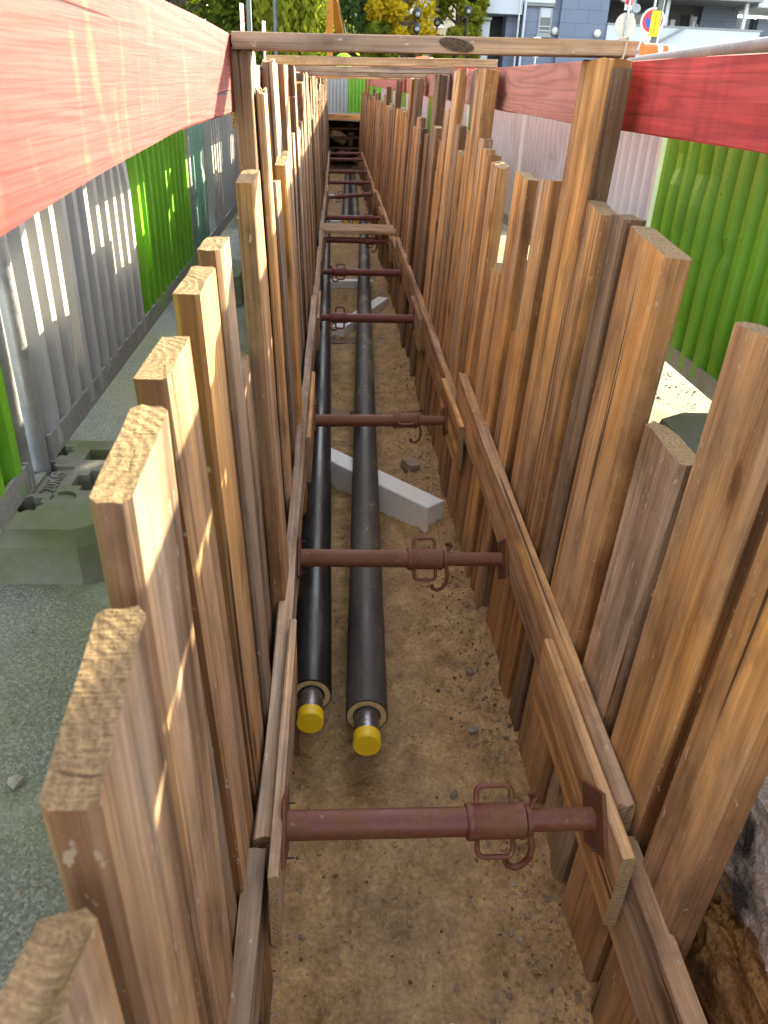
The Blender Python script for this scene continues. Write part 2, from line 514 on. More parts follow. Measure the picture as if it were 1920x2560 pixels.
WHITE = paint_mat('white_paint', (0.78, 0.78, 0.76), 0.5, 0, 0.06, 4, (0.5, 0.48, 0.42), 0.25, 0.0)
CREAM = paint_mat('faded_cream_sign_back', (0.60, 0.58, 0.50), 0.55, 0, 0.12, 4, (0.45, 0.38, 0.26), 0.4, 0.0)
SRED = paint_mat('sign_red', (0.60, 0.03, 0.035), 0.4, 0, 0.05, 4, (0.4, 0.05, 0.05), 0.1, 0.0)
SBLUE = paint_mat('sign_blue', (0.02, 0.10, 0.50), 0.4, 0, 0.05, 4, (0.05, 0.1, 0.3), 0.1, 0.0)
SYEL = paint_mat('sticker_yellow', (0.80, 0.66, 0.0), 0.5, 0, 0.05, 4, (0.6, 0.5, 0.05), 0.15, 0.0)
DARK = paint_mat('dark_interior', (0.02, 0.02, 0.022), 0.7, 0, 0.2, 4, (0.03, 0.03, 0.03), 0.2, 0.0)
ORANGE = paint_mat('fluorescent_orange_plastic', (0.85, 0.13, 0.01), 0.45, 0, 0.06, 6, (0.6, 0.15, 0.04), 0.2, 0.0)
EXCA = paint_mat('machine_yellow_orange', (0.55, 0.21, 0.015), 0.45, 0, 0.12, 4, (0.15, 0.09, 0.05), 0.35, 0.0)
ROPE = paint_mat('pale_twine', (0.50, 0.43, 0.32), 0.9, 0, 0.2, 60, (0.3, 0.25, 0.18), 0.4)
RUSTN = paint_mat('nail_iron', (0.06, 0.045, 0.04), 0.6, 0.5, 0.2, 50, (0.1, 0.05, 0.03), 0.4)


# ------------------------------------------------------------------ the setting
def fbm(x, y, z, s, o=4):
    return noise.fractal(Vector((x * s, y * s, z * s)), 1.0, 2.0, o)


def floor_z(x, y):
    pts = [(-3, -1.835), (1.8, -1.84), (3.1, -1.885), (4.5, -1.92), (6.3, -1.96), (9, -2.01), (30, -2.05)]
    for (a, za), (b, zb) in zip(pts, pts[1:]):
        if a <= y <= b:
            z = za + (zb - za) * (y - a) / (b - a)
            break
    # spoil heaped against the foot of the walls
    e = max(0.0, 1 - (.58 - x) / 0.20)
    z += 0.075 * min(e, 1.3) ** 1.6 * (0.55 + 0.9 * abs(fbm(x * .3, y, 3, 1.6, 2)))
    e = max(0.0, 1 - (x + .14) / 0.10)
    z += 0.035 * min(e, 1.3) ** 1.6
    if y < 3: z += 0.016 * fbm(x, y, 21, 5.0, 2)
    z += 0.020 * fbm(x, y, 0, 2.6, 2) + 0.011 * fbm(x, y, 5, 13, 4)
    r = abs(fbm(x, y, 9, 26, 3))
    z += 0.012 * r
    q = fbm(x, y, 12, 7.0, 3)
    if q > .12: z += .045 * (q - .12) * (0.6 + abs(fbm(x, y, 14, 40, 2)) * 2.2)
    return z


def grid_mesh(xs, ys, fz):
    mb = MB()
    nx = len(xs)
    vs_ = [(x, y, fz(x, y)) for y in ys for x in xs]
    fs = [(j * nx + i, j * nx + i + 1, (j + 1) * nx + i + 1, (j + 1) * nx + i) for j in range(len(ys) - 1) for i in range(nx - 1)]
    mb.add(vs_, fs)
    return mb


def rng(a, b, st):
    n = max(1, int(round((b - a) / st)))
    return [a + (b - a) * i / n for i in range(n + 1)]


ys = rng(-1.6, 2.6, 0.012) + rng(2.6, 6.0, 0.022)[1:] + rng(6, 24.5, 0.08)[1:]
fl = grid_mesh(rng(-0.30, 0.80, 0.0125), ys, floor_z).build('trench_floor', SOIL, smooth=True)
tag(fl, kind='structure')

# street on both sides of the trench and behind it: one sheet with a slot
TY0, TY1 = -1.6, 21.35
SXL, SXR = -0.285, 0.735


def gz(x, y):
    d = min(abs(x - SXL), abs(x - SXR))
    return GZ + 0.006 * fbm(x, y, 1, 3.0, 3) + (0.004 * fbm(x, y, 7, 22, 2) if abs(x) < 2.2 and y < 4 else 0) - (0.0 if d > .05 else 0.02 * abs(fbm(x, y, 2, 9, 2)))


gm = MB()
for (xs_, ys_) in (
    ([-150, -60, -25, -10, -5, -3] + rng(-2.0, SXL, 0.035), [TY0] + rng(-1.5, 4.5, 0.04) + rng(5, TY1, 0.6)),
    (rng(SXR, 2.4, 0.035) + [3, 5, 10, 25, 60, 150], [TY0] + rng(-1.5, 4.5, 0.04) + rng(5, TY1, 0.6)),
    ([-150, -60, -25, -10, -5, -3, -2, -1, SXL, 0, SXR, 1.5, 2.4, 3, 5, 10, 25, 60, 150], [TY1, 23, 26, 30, 40, 60, 100, 200, 400]),
    ([-150, -60, -25, -10, -5, -3, -2, -1, SXL, 0, SXR, 1.5, 2.4, 3, 5, 10, 25, 60, 150], [-60, -20, -8, -3, TY0]),
):
    g_ = grid_mesh(xs_, ys_, gz)
    gm.add(g_.v, g_.f)
tag(gm.build('ground', GROUND, smooth=True), kind='structure')

# raw sides of the excavation behind the planks
for side, x0, sg in (('l', SXL, -1), ('r', SXR, 1)):
    yy = rng(-1.6, 1.6, 0.03) + rng(1.6, 24.5, 0.35)[1:]
    zz = rng(-2.45, GZ - 0.004, 0.035)
    mb = MB()
    nz_ = len(zz)
    vs_ = []
    for y in yy:
        for z in zz:
            near = 1.0 if y < 0.9 and sg > 0 else 0.25
            d = 0.05 * fbm(y, z, 4, 3.5, 4) * near + 0.03 * near * abs(fbm(y, z, 8, 9, 3))
            slope = (0.10 * (z + 2.0) / 1.1) * (1 if near == 1.0 else 0)
            vs_.append((x0 + sg * (0.008 + max(0, d + slope * 0.5)), y, z))
    fs = []
    for j in range(len(yy) - 1):
        for i in range(nz_ - 1):
            q = (j * nz_ + i, (j + 1) * nz_ + i, (j + 1) * nz_ + i + 1, j * nz_ + i + 1)
            fs.append(q if sg < 0 else q[::-1])
    mb.add(vs_, fs)
    tag(mb.build('soil_bank', CLIFF, smooth=True), kind='structure')
# the far end of the trench, under the covered crossing, and its near end behind the camera
mb = MB()
mb.box((SXL - .1, 24.4, -2.5), (SXR + .1, 24.6, GZ - .02))
mb.box((SXL - .1, -1.75, -2.5), (SXR + .1, -1.6, GZ - .02))
tag(mb.build('soil_end', CLIFF), kind='structure')


# ------------------------------------------------------------------ planks
def plank_mesh(mb, L, Wd, Th, seed, slant=0.0, jag=0.004, ch=0.005, wav=0.0022, step=0.11, round_top=0.0, bow=0.0):
    """local: x thickness (0..Th), y width (-W/2..W/2), z length (0..L)"""
    rnd = random.Random(seed)
    hw = Wd / 2
    c = ch
    prof = [(c, -hw), (Th * .5, -hw), (Th - c, -hw), (Th, -hw + c), (Th, -hw * .33), (Th, hw * .33), (Th, hw - c), (Th - c, hw), (Th * .5, hw), (c, hw),
            (0, hw - c), (0, hw * .5), (0, 0), (0, -hw * .5), (0, -hw + c)]
    n = len(prof)
    nr = max(4, int(L / step))
    vs_, fs, mi = [], [], []
    for i in range(nr + 1):
        z = L * i / nr
        for k, (x, y) in enumerate(prof):
            jx = wav * noise.noise(Vector((k * 3.1 + seed * 7.7, z * 2.2, 0.3)))
            jy = wav * 1.3 * noise.noise(Vector((k * 2.3 + seed * 5.1, z * 1.9, 4.7)))
            b = bow * math.sin(PI * i / nr)
            zz = z
            if i == nr:
                zz += slant * (y / hw) + rnd.uniform(-jag, jag)
                if round_top:
                    zz -= round_top * abs(y / hw) ** 3
            if i == 0:
                zz += rnd.uniform(-jag, jag)
            vs_.append((x + jx + b, y + jy, zz))
    for i in range(nr):
        for k in range(n):
            k2 = (k + 1) % n
            fs.append((i * n + k, i * n + k2, (i + 1) * n + k2, (i + 1) * n + k))
    mb.add(vs_, fs, 0)
    b0 = len(mb.v)
    top = vs_[nr * n:]
    bot = vs_[:n]
    # end grain caps as fans with a rough centre
    cen = Vector((0, 0, 0))
    for p in top: cen += Vector(p)
    cen /= n
    mb.add(top + [tuple(cen)], [(k, (k + 1) % n, n) for k in range(n)], 1)
    cen = Vector((0, 0, 0))
    for p in bot: cen += Vector(p)
    cen /= n
    mb.add(bot + [tuple(cen)], [((k + 1) % n, k, n) for k in range(n)], 1)


def plank(name, M, L, Wd, Th, seed, tone=0.5, val=1.0, mat=None, parent=None, **kw):
    mb = MB()
    plank_mesh(mb, L, Wd, Th, seed, **kw)
    o = mb.build(name, [mat or WOOD, ENDG], parent, M=M)
    o['tone'] = float(tone)
    o['val'] = float(val)
    o['wear'] = 0.0
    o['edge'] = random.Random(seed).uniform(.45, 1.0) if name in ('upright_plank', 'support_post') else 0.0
    o['mud'] = 1.0 if name == 'upright_plank' else 0.0
    return o


ORD = ['nearest', 'second', 'third', 'fourth', 'fifth', 'sixth', 'seventh', 'eighth', 'ninth', 'tenth', 'eleventh', 'twelfth', 'thirteenth',
       'fourteenth', 'fifteenth', 'sixteenth', 'seventeenth', 'eighteenth', 'nineteenth', 'twentieth', 'twenty-first', 'twenty-second',
       'twenty-third', 'twenty-fourth', 'twenty-fifth', 'twenty-sixth', 'twenty-seventh', 'twenty-eighth', 'twenty-ninth', 'thirtieth']

# (y0, y1, top z, inner face offset towards the trench, tone, val, extra look)
LEFT = [
    (0.14, 0.335, -0.47, .045, .45, 1.0, 'with rounded top'),
    (0.355, 0.535, -0.405, .045, .40, 1.05, 'with sunlit sloping top'),
    (0.565, 0.745, -0.30, .035, .45, 1.0, 'with pale sawn top'),
    (0.755, 0.845, -0.44, .0, .6, .9, ''),
    (0.86, 1.045, -0.305, .0, .2, 1.0, 'with rusty brown top'),
    (1.10, 1.285, -0.265, .016, .25, 1.05, 'with ringed end grain'),
    (1.29, 1.43, -0.245, .010, .55, 1.0, 'with mossy top'),
    (1.47, 1.69, -0.53, .0, .75, .9, 'cut short below its neighbours'),
    (1.715, 1.90, -0.185, .030, .15, 1.0, 'with knot and orange edge'),
    (1.92, 2.085, -0.29, .0, .75, .95, ''),
    (2.095, 2.235, -0.295, .0, .65, 1.0, ''),
    (2.435, 2.655, -0.215, .0, .35, 1.1, 'with pale split top'),
    (2.67, 2.91, -0.30, .004, .7, .95, ''),
    (2.93, 3.10, -0.255, .022, .1, 1.1, 'with orange edge'),
    (3.11, 3.27, 0.05, -.012, .5, 1.2, 'reaching the bleached guard board'),
    (3.28, 3.45, 0.045, -.008, .6, 1.2, 'reaching the guard board'),
    (3.47, 3.58, -0.27, .0, .6, 1.0, ''),
    (3.85, 4.05, -0.22, .004, .75, 1.0, ''),
    (4.06, 4.22, -0.25, .0, .6, 1.0, ''),
    (4.23, 4.38, -0.08, .012, .75, .8, 'with a square greenish top'),
    (4.40, 4.58, 0.05, .0, .8, .85, 'reaching the guard board'),
    (4.60, 4.80, -0.24, .0, .5, 1.0, ''),
    (4.82, 5.00, -0.26, .006, .7, .9, ''),
    (5.02, 5.20, -0.22, .0, .4, 1.0, ''),
    (5.22, 5.42, -0.02, .008, .2, 1.0, 'with rusty brown top'),
    (5.43, 5.60, -0.25, .0, .7, .9, ''),
]
RIGHT = [
    (0.775, 0.932, -0.40, .004, .32, 1.05, 'with long crack'),
    (0.955, 1.18, -0.305, .004, .22, 1.15, 'of broad size'),
    (1.235, 1.44, -0.585, -.004, 1.1, 1.12, 'cut short below its neighbours'),
    (1.462, 1.712, -0.26, .006, .35, 1.0, 'with a split top corner'),
    (1.722, 1.835, -0.24, .0, .85, .6, 'blackened towards its top'),
    (1.90, 2.045, -0.25, .012, .40, 1.0, 'with a rough broken top'),
    (2.385, 2.53, -0.235, .0, .25, 1.1, 'of slim size'),
    (2.54, 2.652, -0.74, .0, .35, .95, 'sawn off near street level'),
    (2.668, 2.872, -0.255, .006, .22, 1.1, 'with gaps on both sides'),
    (2.885, 3.03, -0.60, .0, .45, 1.0, 'cut low'),
    (3.04, 3.19, -0.64, .0, .30, 1.05, 'cut lowest of its row'),
    (3.215, 3.40, -0.265, .010, .20, 1.18, 'with a pale sawn top'),
    (3.412, 3.50, -0.25, .0, .55, .95, ''),
    (3.51, 3.64, -0.23, .0, .40, 1.0, ''),
    (3.65, 3.77, -0.20, .004, .60, 1.05, ''),
    (4.085, 4.19, -0.20, .006, .20, 1.05, ''),
    (4.20, 4.36, -0.30, .0, .30, 1.0, ''),
    (4.37, 4.52, -0.18, .0, .55, .85, ''),
    (4.53, 4.63, -0.26, .0, .50, 1.0, ''),
    (4.64, 4.83, 0.07, .006, .55, 1.15, 'reaching the guard board'),
    (4.84, 5.02, -0.125, .0, .45, 1.05, ''),
    (5.03, 5.19, -0.30, .0, .35, 1.05, ''),
    (5.20, 5.34, -0.48, .0, .40, 1.0, 'cut short'),
    (5.35, 5.52, -0.235, .006, .60, .85, ''),
]


def tall_far(side, y):
    return


def tone_word(tone):
    return 'orange brown' if tone < 0.28 else ('honey brown' if tone < 0.5 else ('grey brown' if tone < 0.78 else 'grey'))


rw = random.Random(11)
POSTS_L = [(2.265, 2.42), (3.60, 3.84), (5.62, 5.84), (7.15, 7.36), (9.2, 9.4), (11.0, 11.2)]
POSTS_R = [(2.065, 2.325), (3.80, 4.06), (5.54, 5.78), (6.98, 7.20), (9.28, 9.48), (11.0, 11.2)]


def wall_planks(side):
    near = LEFT if side == 'left' else RIGHT
    posts = POSTS_L if side == 'left' else POSTS_R
    lst = [(a, b, z, off, t, v, d) for a, b, z, off, t, v, d in near]
    y = lst[-1][1] + 0.01
    rr = random.Random(5 if side == 'left' else 9)
    while y < 21.2:
        blocked = [p for p in posts if p[0] - 0.02 < y + 0.1 < p[1] + 0.02]
        w = rr.uniform(0.15, 0.21)
        nxt = [p[0] for p in posts if y < p[0] < y + w + 0.02]
        if nxt:
            w = nxt[0] - y - 0.008
        if blocked and not nxt and any(p[0] <= y + .02 <= p[1] for p in posts):
            y = [p[1] for p in posts if p[0] <= y + .02 <= p[1]][0] + 0.012
            continue
        if w < 0.05:
            y = nxt[0] + 0.001
            y = [p[1] for p in posts if abs(p[0] - nxt[0]) < .01][0] + 0.012
            continue
        if side == 'left':
            tp = rr.choices([rr.uniform(-.32, -.20), rr.uniform(-.14, -.02), rr.uniform(0.02, 0.05)], [.58, .17, .25])[0]
            tone = rr.choice([.3, .5, .65, .75, .85, .2])
            val = rr.uniform(.68, 1.12)
        else:
            tp = rr.choices([rr.uniform(-.33, -.21), rr.uniform(-.16, 0.0), rr.uniform(0.03, 0.065)], [.86, .08, .06])[0]
            tone = rr.choice([.15, .3, .35, .45, .55, .75])
            val = rr.uniform(.68, 1.18)
        lst.append((y, y + w, tp, rr.uniform(-.010, .014), tone, val, ''))
        y += w + (rr.choice([.004, .006, .012, .02]) if side == 'left' else rr.choice([.006, .012, .02, .03]))
    sg = random.Random(3)
    for i, (a, b, zt, off, tone, val, desc) in enumerate(lst):
        a += sg.uniform(.002, .009)
        b -= sg.uniform(.002, .010)
        off += sg.choice([-.008, 0, .004, .012] if side == 'right' else [-.004, 0, .003, .006]) if i > 3 else 0
        val *= sg.uniform(.86, 1.10)
        tone += sg.uniform(-.12, .12)
        zb = -2.12
        L = zt - zb
        th = rw.uniform(.036, .042) if side == 'left' else rw.uniform(.043, .052)
        sd = (100 if side == 'left' else 500) + i
        yc = (a + b) / 2
        lean = rw.uniform(-.006, .006)
        if side == 'left':
            tilt = .040 if i > 2 else .012
            M = T(XL + off + tilt * (-.25 - zb), yc, zb) @ Matrix.Rotation(-tilt, 4, 'Y') @ Matrix.Rotation(PI, 4, 'Z') @ Matrix.Rotation(lean, 4, 'X')
        else:
            M = T(XR - off - .039 * (-.25 - zb), yc, zb) @ Matrix.Rotation(.039, 4, 'Y') @ Matrix.Rotation(lean, 4, 'X')
        kw = dict(slant=rw.uniform(-.010, .010), jag=.0015, ch=rw.uniform(.004, .009), bow=rw.uniform(-.004, .004))
        if i > 4 and sg.random() < .35: kw.update(jag=.0055, ch=.010)
        if side == 'left' and i == 0: kw.update(round_top=.022, ch=.012, slant=0)
        if side == 'left' and i == 1: kw.update(slant=-.018)
        if side == 'right' and i == 2: kw.update(ch=.012, jag=.004, wav=.005)
        if side == 'right' and i == 5: kw.update(jag=.003)
        if side == 'right' and i == 3: kw.update(slant=.012, jag=.0015)
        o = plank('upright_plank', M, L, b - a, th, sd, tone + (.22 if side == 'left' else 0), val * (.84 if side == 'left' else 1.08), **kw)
        if yc < 5.55 and i < len(ORD):
            if i > 19: desc = ''
            lab = '%s plank%s, %s in %s trench wall' % (tone_word(tone), (' ' + desc) if desc else '', ('%s from camera' % ORD[i]) if i else 'nearest the camera', side)
            tag(o, lab, 'plank', 'upright planks lining the %s trench wall' % side)
        else:
            tall = 'tall' if zt > -.15 else 'shorter'
            tag(o, '%s upright plank far down the %s trench wall' % (tall, side), 'plank',
                '%s planks far down the %s trench wall' % (tall, side))


wall_planks('left')
wall_planks('right')

# posts that carry the cross beams and the guard boards
for side, lst in (('left', POSTS_L), ('right', POSTS_R)):
    for i, (a, b) in enumerate(lst):
        zt = 0.058 if side == 'left' else 0.07
        zt = (.058, .047, .030, .014, .0, -.05)[i] if side == 'left' else (.07, .068, .054, .034, .018, -.05)[i]
        L = zt + 2.1
        if side == 'left':
            M = T((XL - .012 if i == 0 else XL - .002) + .0718, (a + b) / 2, -2.1) @ Matrix.Rotation(-.035, 4, 'Y') @ Matrix.Rotation(PI, 4, 'Z')
            th = .05
        else:
            M = T(XR + .004 - .070, (a + b) / 2, -2.1) @ Matrix.Rotation(.035, 4, 'Y')
            th = .05 if i == 0 else .058
        tone = [.75, .7, .9, .8, .6, .6][i] if side == 'left' else [.22, .25, .8, .85, .6, .6][i]
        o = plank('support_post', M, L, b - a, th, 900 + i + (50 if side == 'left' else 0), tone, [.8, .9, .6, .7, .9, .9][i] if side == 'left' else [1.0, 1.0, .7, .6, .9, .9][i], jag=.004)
        if side == 'right' and i == 0:
            q = plank('side_board', T(XR + .006 - .063, a - .007, -1.9) @ Matrix.Rotation(.035, 4, 'Y'), L - .22, .012, .048, 990, 1.0, .42, jag=.003, ch=.002, wav=.0012)
            q.parent = o
            q.matrix_parent_inverse = o.matrix_world.inverted()
            q['label'] = 'blackened weathered side of the post'
        tag(o, '%s post on the %s carrying the %s cross beam' % (tone_word(tone), side, ['nearest', 'second', 'third', 'fourth', 'fifth', 'farthest'][i]), 'post', 'posts under the cross beams')
# thin pointed batten in front of the left post, short batten on the right guard board
o = plank('batten', T(XL + .012 + .082, 2.35, -2.1) @ Matrix.Rotation(-.039, 4, 'Y') @ Matrix.Rotation(PI, 4, 'Z'), 2.07, .10, .022, 77, .3, 1.1, jag=.012)
tag(o, 'thin pale batten with a pointed top in front of the left post', 'batten')
o = plank('batten', T(XR + .062, 4.42, -.20), .275, .17, .028, 78, .9, .75)
tag(o, 'short dark grey batten nailed across the right guard board joint', 'batten')


# ------------------------------------------------------------------ guard boards
def along_y(x, y0, z, up=True):
    """plank frame: length along +Y, thickness along +X, width along Z"""
    return Matrix(((1, 0, 0, x), (0, 0, 1, y0), (0, -1, 0, z), (0, 0, 0, 1)))


GB = [('left', -.6, 2.43, .0, .155, -.11, 'big worn red guard board along the left, nearest the camera'),
      ('left', 2.46, 5.70, .95, .165, .22, 'bleached guard board behind the tall left planks'),
      ('left', 5.74, 9.3, .3, .16, .02, 'dark red guard board on the left, third from the camera'),
      ('left', 9.33, 13.1, .3, .16, .05, 'red guard board on the left, fourth from the camera'),
      ('left', 13.14, 21.1, .3, .16, .06, 'farthest red guard board on the left'),
      ('right', -.7, 2.275, .0, .155, -.10, 'bright red guard board on the right, nearest the camera'),
      ('right', 2.33, 4.40, .3, .17, .045, 'faded pink guard board between the two right posts'),
      ('right', 4.43, 6.9, .3, .165, .07, 'dusty pink guard board on the right, third from the camera'),
      ('right', 6.93, 9.2, .3, .165, .03, 'brown pink guard board on the right, fourth from the camera'),
      ('right', 9.23, 10.9, .3, .165, -.12, 'red guard board on the right, fifth from the camera'),
      ('right', 10.93, 21.1, .3, .16, .02, 'farthest pink guard board on the right')]
for i, (side, y0, y1, tone, wd, wear, lab) in enumerate(GB):
    if side == 'left':
        x = -.292
        zc = -.013 if i < 5 else 0
        if i == 0: wd, zc = .172, -.012
        if i == 1: zc = -.05
    else:
        x = .743
        zc = -.008
    M = along_y(x, y0, zc)
    if i == 0:
        M = along_y(x, y0, zc + .004) @ Matrix.Rotation(.004, 4, 'X')
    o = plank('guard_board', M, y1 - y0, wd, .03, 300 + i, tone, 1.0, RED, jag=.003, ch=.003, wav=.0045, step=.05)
    if i == 0:
        for v in o.data.vertices:
            yw = y0 + v.co.z
            if v.co.y > 0 and yw < 1.7: v.co.y += .030 * ((1.7 - yw) / 1.05) ** 2.0
            if v.co.y < 0 and yw < 2.2: v.co.y -= .012 * min(1, (2.2 - yw) / .8)
    o['wear'] = wear
    o['patch'] = [.45, .3, .2, .2, .2, .05, .15, .1, .1, .1, .1][i]
    o['fade'] = [.0, .3, .1, .2, .2, .05, .75, .8, .6, .1, .6][i]
    if i == 0: o['val'] = .44  # paint colour darkened to offset the full sun on this board
    if i == 5: o['val'] = 1.15  # paint colour lightened to lift the shade on this board
    if i == 1: o['val'] = 1.35
    tag(o, lab, 'guard board', 'painted guard boards')


# ------------------------------------------------------------------ cross beams on the posts
def along_x(x0, y, z, x1, z1):
    d = Vector((x1 - x0, 0, z1 - z))
    # length along d, thickness (x local) along Z, width along Y
    zd = d.normalized()
    xd = Vector((0, 0, 1))
    xd = (xd - zd * xd.dot(zd)).normalized()
    yd = zd.cross(xd)
    return Matrix(((xd.x, yd.x, zd.x, x0), (xd.y, yd.y, zd.y, y), (xd.z, yd.z, zd.z, z), (0, 0, 0, 1))), d.length


BM = [(2.295, -.258, .058, .765, .079, .036, .11, .75, .95, 'grey brown cross beam with a dark knot, nearest the camera'),
      (4.06, -.31, .050, .735, .074, .034, .11, .6, 1.0, 'second cross beam over the trench, behind the knotted one'),
      (5.70, -.30, .034, .78, .060, .034, .11, .95, .9, 'grey cross beam over the trench, third from the camera'),
      (7.25, -.30, .018, .76, .04, .036, .11, .9, .95, 'fourth cross beam over the trench'),
      (9.35, -.29, .004, .76, .026, .036, .11, .4, 1.0, 'fifth cross beam, farthest one over the trench')]
for i, (y, x0, z0, x1, z1, th, wd, tone, val, lab) in enumerate(BM):
    M, L = along_x(x0, y, z0, x1, z1)
    o = plank('cross_timber', M, L, wd, th, 400 + i, tone, val, jag=.004, ch=.003, wav=.003)
    tag(o, lab, 'cross beam', 'cross beams over the trench')
    if i == 0:
        # a large dark knot on the face towards the camera
        kb = MB()
        n = 14
        cx = .56
        for s in (0,):
            YK = .0592
            vs_ = [(.018, YK + .002, cx)] + [(.018 + .0160 * math.sin(2 * PI * k / n), YK, cx + .040 * math.cos(2 * PI * k / n) - .020 * math.sin(2 * PI * k / n)) for k in range(n)]
            kb.add([(a, b if j else b - .001, c) for j, (a, b, c) in enumerate(vs_)], [(0, 1 + k, 1 + (k + 1) % n) for k in range(n)])
        kn = NT('dark_knot_bark')
        kc = kn.coord()
        kn1 = kn.noise(kc, 140, 5, .7)
        kn.bump(kn1, .9, .006)
        km = kn.fin(kn.mix(kn.ramp(kn1, [(.4, 0), (.65, 1)]), (.030, .024, .02), (.13, .075, .035)), .95)
        sgn = MB()
        sgn.add([(a, -b, c) for a, b, c in kb.v], [f[::-1] for f in kb.f])
        both = MB()
        both.add(kb.v, kb.f)
        both.add(sgn.v, sgn.f)
        ko = both.build('knot', km, o)
        ko.matrix_parent_inverse = Matrix.Identity(4)

# twine tied round the beam end
mb = MB()
pts = [(.732, 2.232, .121), (.730, 2.230, .090), (.722, 2.229, .056), (.708, 2.230, .028), (.698, 2.230, .000), (.686, 2.233, -.020), (.680, 2.234, -.040)]
mb.tube(pts, .0028, 6)
mb.tube([(.701, 2.230, .010), (.693, 2.225, -.015), (.695, 2.224, -.030)], .0024, 6)
mb.tube([(.732, 2.232, .119), (.732, 2.29, .120), (.732, 2.354, .114), (.732, 2.354, .070), (.732, 2.29, .071), (.722, 2.230, .066)], .0028, 6)
tag(mb.build('twine', ROPE, smooth=True), 'pale twine knotted round the right end of the nearest cross beam', 'twine')


# ------------------------------------------------------------------ walings, packers
def wale_z(y):
    return -1.345 - 0.012 * max(0, min(8, y - 1))


WL = [('left', -1.2, .955, .012), ('left', .975, 4.95, 0.0), ('left', 4.97, 9.0, 0.0), ('left', 9.02, 13.2, 0), ('left', 13.22, 18.4, 0),
      ('right', -1.2, .985, .006), ('right', 1.0, 3.28, 0), ('right', 3.30, 7.3, 0), ('right', 7.32, 11.4, 0), ('right', 11.42, 18.4, 0)]
for i, (side, y0, y1, dx) in enumerate(WL):
    z0, z1 = wale_z(y0), wale_z(y1)
    if i == 0: z0 = z1 = -1.345
    if i == 5: z0, z1 = -1.385, -1.395
    if i == 6: z0, z1 = -1.30, -1.385
    L = math.hypot(y1 - y0, z1 - z0)
    x = (-.146 - dx) if side == 'left' else (.556 + dx)
    M = along_y(x, y0, z0) @ Matrix.Rotation(-math.atan2(z1 - z0, y1 - y0) * -1 * -1, 4, 'X')
    k = i if i < 5 else i - 5
    tone = [1.1, 1.0, .9, .8, .7, .75, .55, .6, .5, .4][i]
    o = plank('waling', M, L, .19, .036, 600 + i, tone, [1.3, 1.3, 1.2, 1.1, 1, 1.1, 1.15, 1.1, 1.1, 1.1][i], jag=.005, ch=.004, wav=.006, step=.06)
    tag(o, '%s horizontal waling of the %s trench wall, %s from the camera' % (tone_word(tone), side, ['nearest', 'second', 'third', 'fourth', 'fifth'][k] if k else 'nearest'),
        'waling', 'walings along the trench walls')

PK = [('left', .865, 1.60, 1.0, .15, 'pale grey packing board under the left end of the nearest strut'),
      ('right', .885, 1.50, .25, .2, 'pinkish packing board under the right end of the nearest strut'),
      ('left', 2.86, 3.66, .5, .15, 'packing board with orange end under the left end of the third strut'),
      ('right', 2.99, 3.60, .3, .2, 'packing board under the right end of the third strut'),
      ('left', 4.72, 5.42, .3, .15, 'packing board under the left end of the fourth strut'),
      ('right', 4.75, 5.35, .5, .2, 'packing board under the right end of the fourth strut'),
      ('left', 7.75, 8.5, .3, .15, 'packing board under the left end of the covered strut'),
      ('right', 7.7, 8.4, .5, .2, 'packing board under the right end of the covered strut'),
      ('left', 11.3, 12.0, .4, .15, 'packing board far down on the left wall, at the tilted strut'),
      ('right', 9.3, 10.0, .5, .2, 'packing board far down on the right wall, behind the cross plank'),
      ('right', 11.3, 12.0, .2, .15, 'packing board far down on the right wall, at the tilted strut')]
for i, (side, y0, y1, tone, z, lab) in enumerate(PK):
    x = -.109 if side == 'left' else .530
    zc = wale_z((y0 + y1) / 2) + (.032 if i < 2 else .01)
    M = along_y(x, y0, zc) @ Matrix.Rotation(.02 if i == 1 else 0, 4, 'X')
    o = plank('packing_board', M, y1 - y0, .205, .0175 if side == 'left' else .025, 650 + i, tone, 1.45 if i == 0 else 1.2, jag=.0012, ch=.004, wav=.0018, step=.06)
    if i in (2, 4, 6): o['tone'] = .45
    tag(o, lab, 'board', 'packing boards behind the strut plates')

# ------------------------------------------------------------------ adjustable steel struts
STR = [(1.015, -1.27, -.092, .530, -1.268, .575, .185, 0, 80, .02, 'nearest red steel strut, large with a hanging hook pin'),
       (2.08, -1.335, -.109, .555, -1.34, .525, .17, 0, 75, .05, 'second strut from the camera, with two wire handles, over the black pipes'),
       (3.36, -1.395, -.091, .529, -1.385, .60, .18, 0, 20, .06, 'third strut from the camera, just beyond the long white foam block'),
       (5.08, -1.375, -.092, .530, -1.372, .13, .16, 1, 60, -.04, 'fourth strut, above the second white foam block'),
       (6.52, -1.385, -.109, .555, -1.38, .16, .16, 1, 85, -.06, 'fifth strut, dark red, just before the cross plank'),
       (8.00, -1.388, -.092, .530, -1.388, .62, .17, 0, 85, -.02, 'dark strut hidden under the cross plank'),
       (9.55, -1.41, -.109, .555, -1.40, .66, .16, 0, 60, -.05, 'strut just behind the cross plank, above the yellow caps'),
       (11.55, -1.44, -.092, .530, -1.375, .2, .16, 1, 70, .04, 'tilted strut far down the trench, second behind the cross plank'),
       (13.1, -1.41, -.109, .555, -1.40, .67, .16, 0, 60, -.02, 'far strut, third behind the cross plank'),
       (14.7, -1.41, -.109, .555, -1.40, .5, .16, 0, 60, .0, 'far strut, fourth behind the cross plank'),
       (16.6, -1.37, -.109, .555, -1.36, .7, .16, 0, 60, -.02, 'far strut, fifth behind the cross plank'),
       (17.95, -1.37, -.109, .555, -1.35, .28, .16, 1, 60, .0, 'farthest strut, last before the dark hole')]


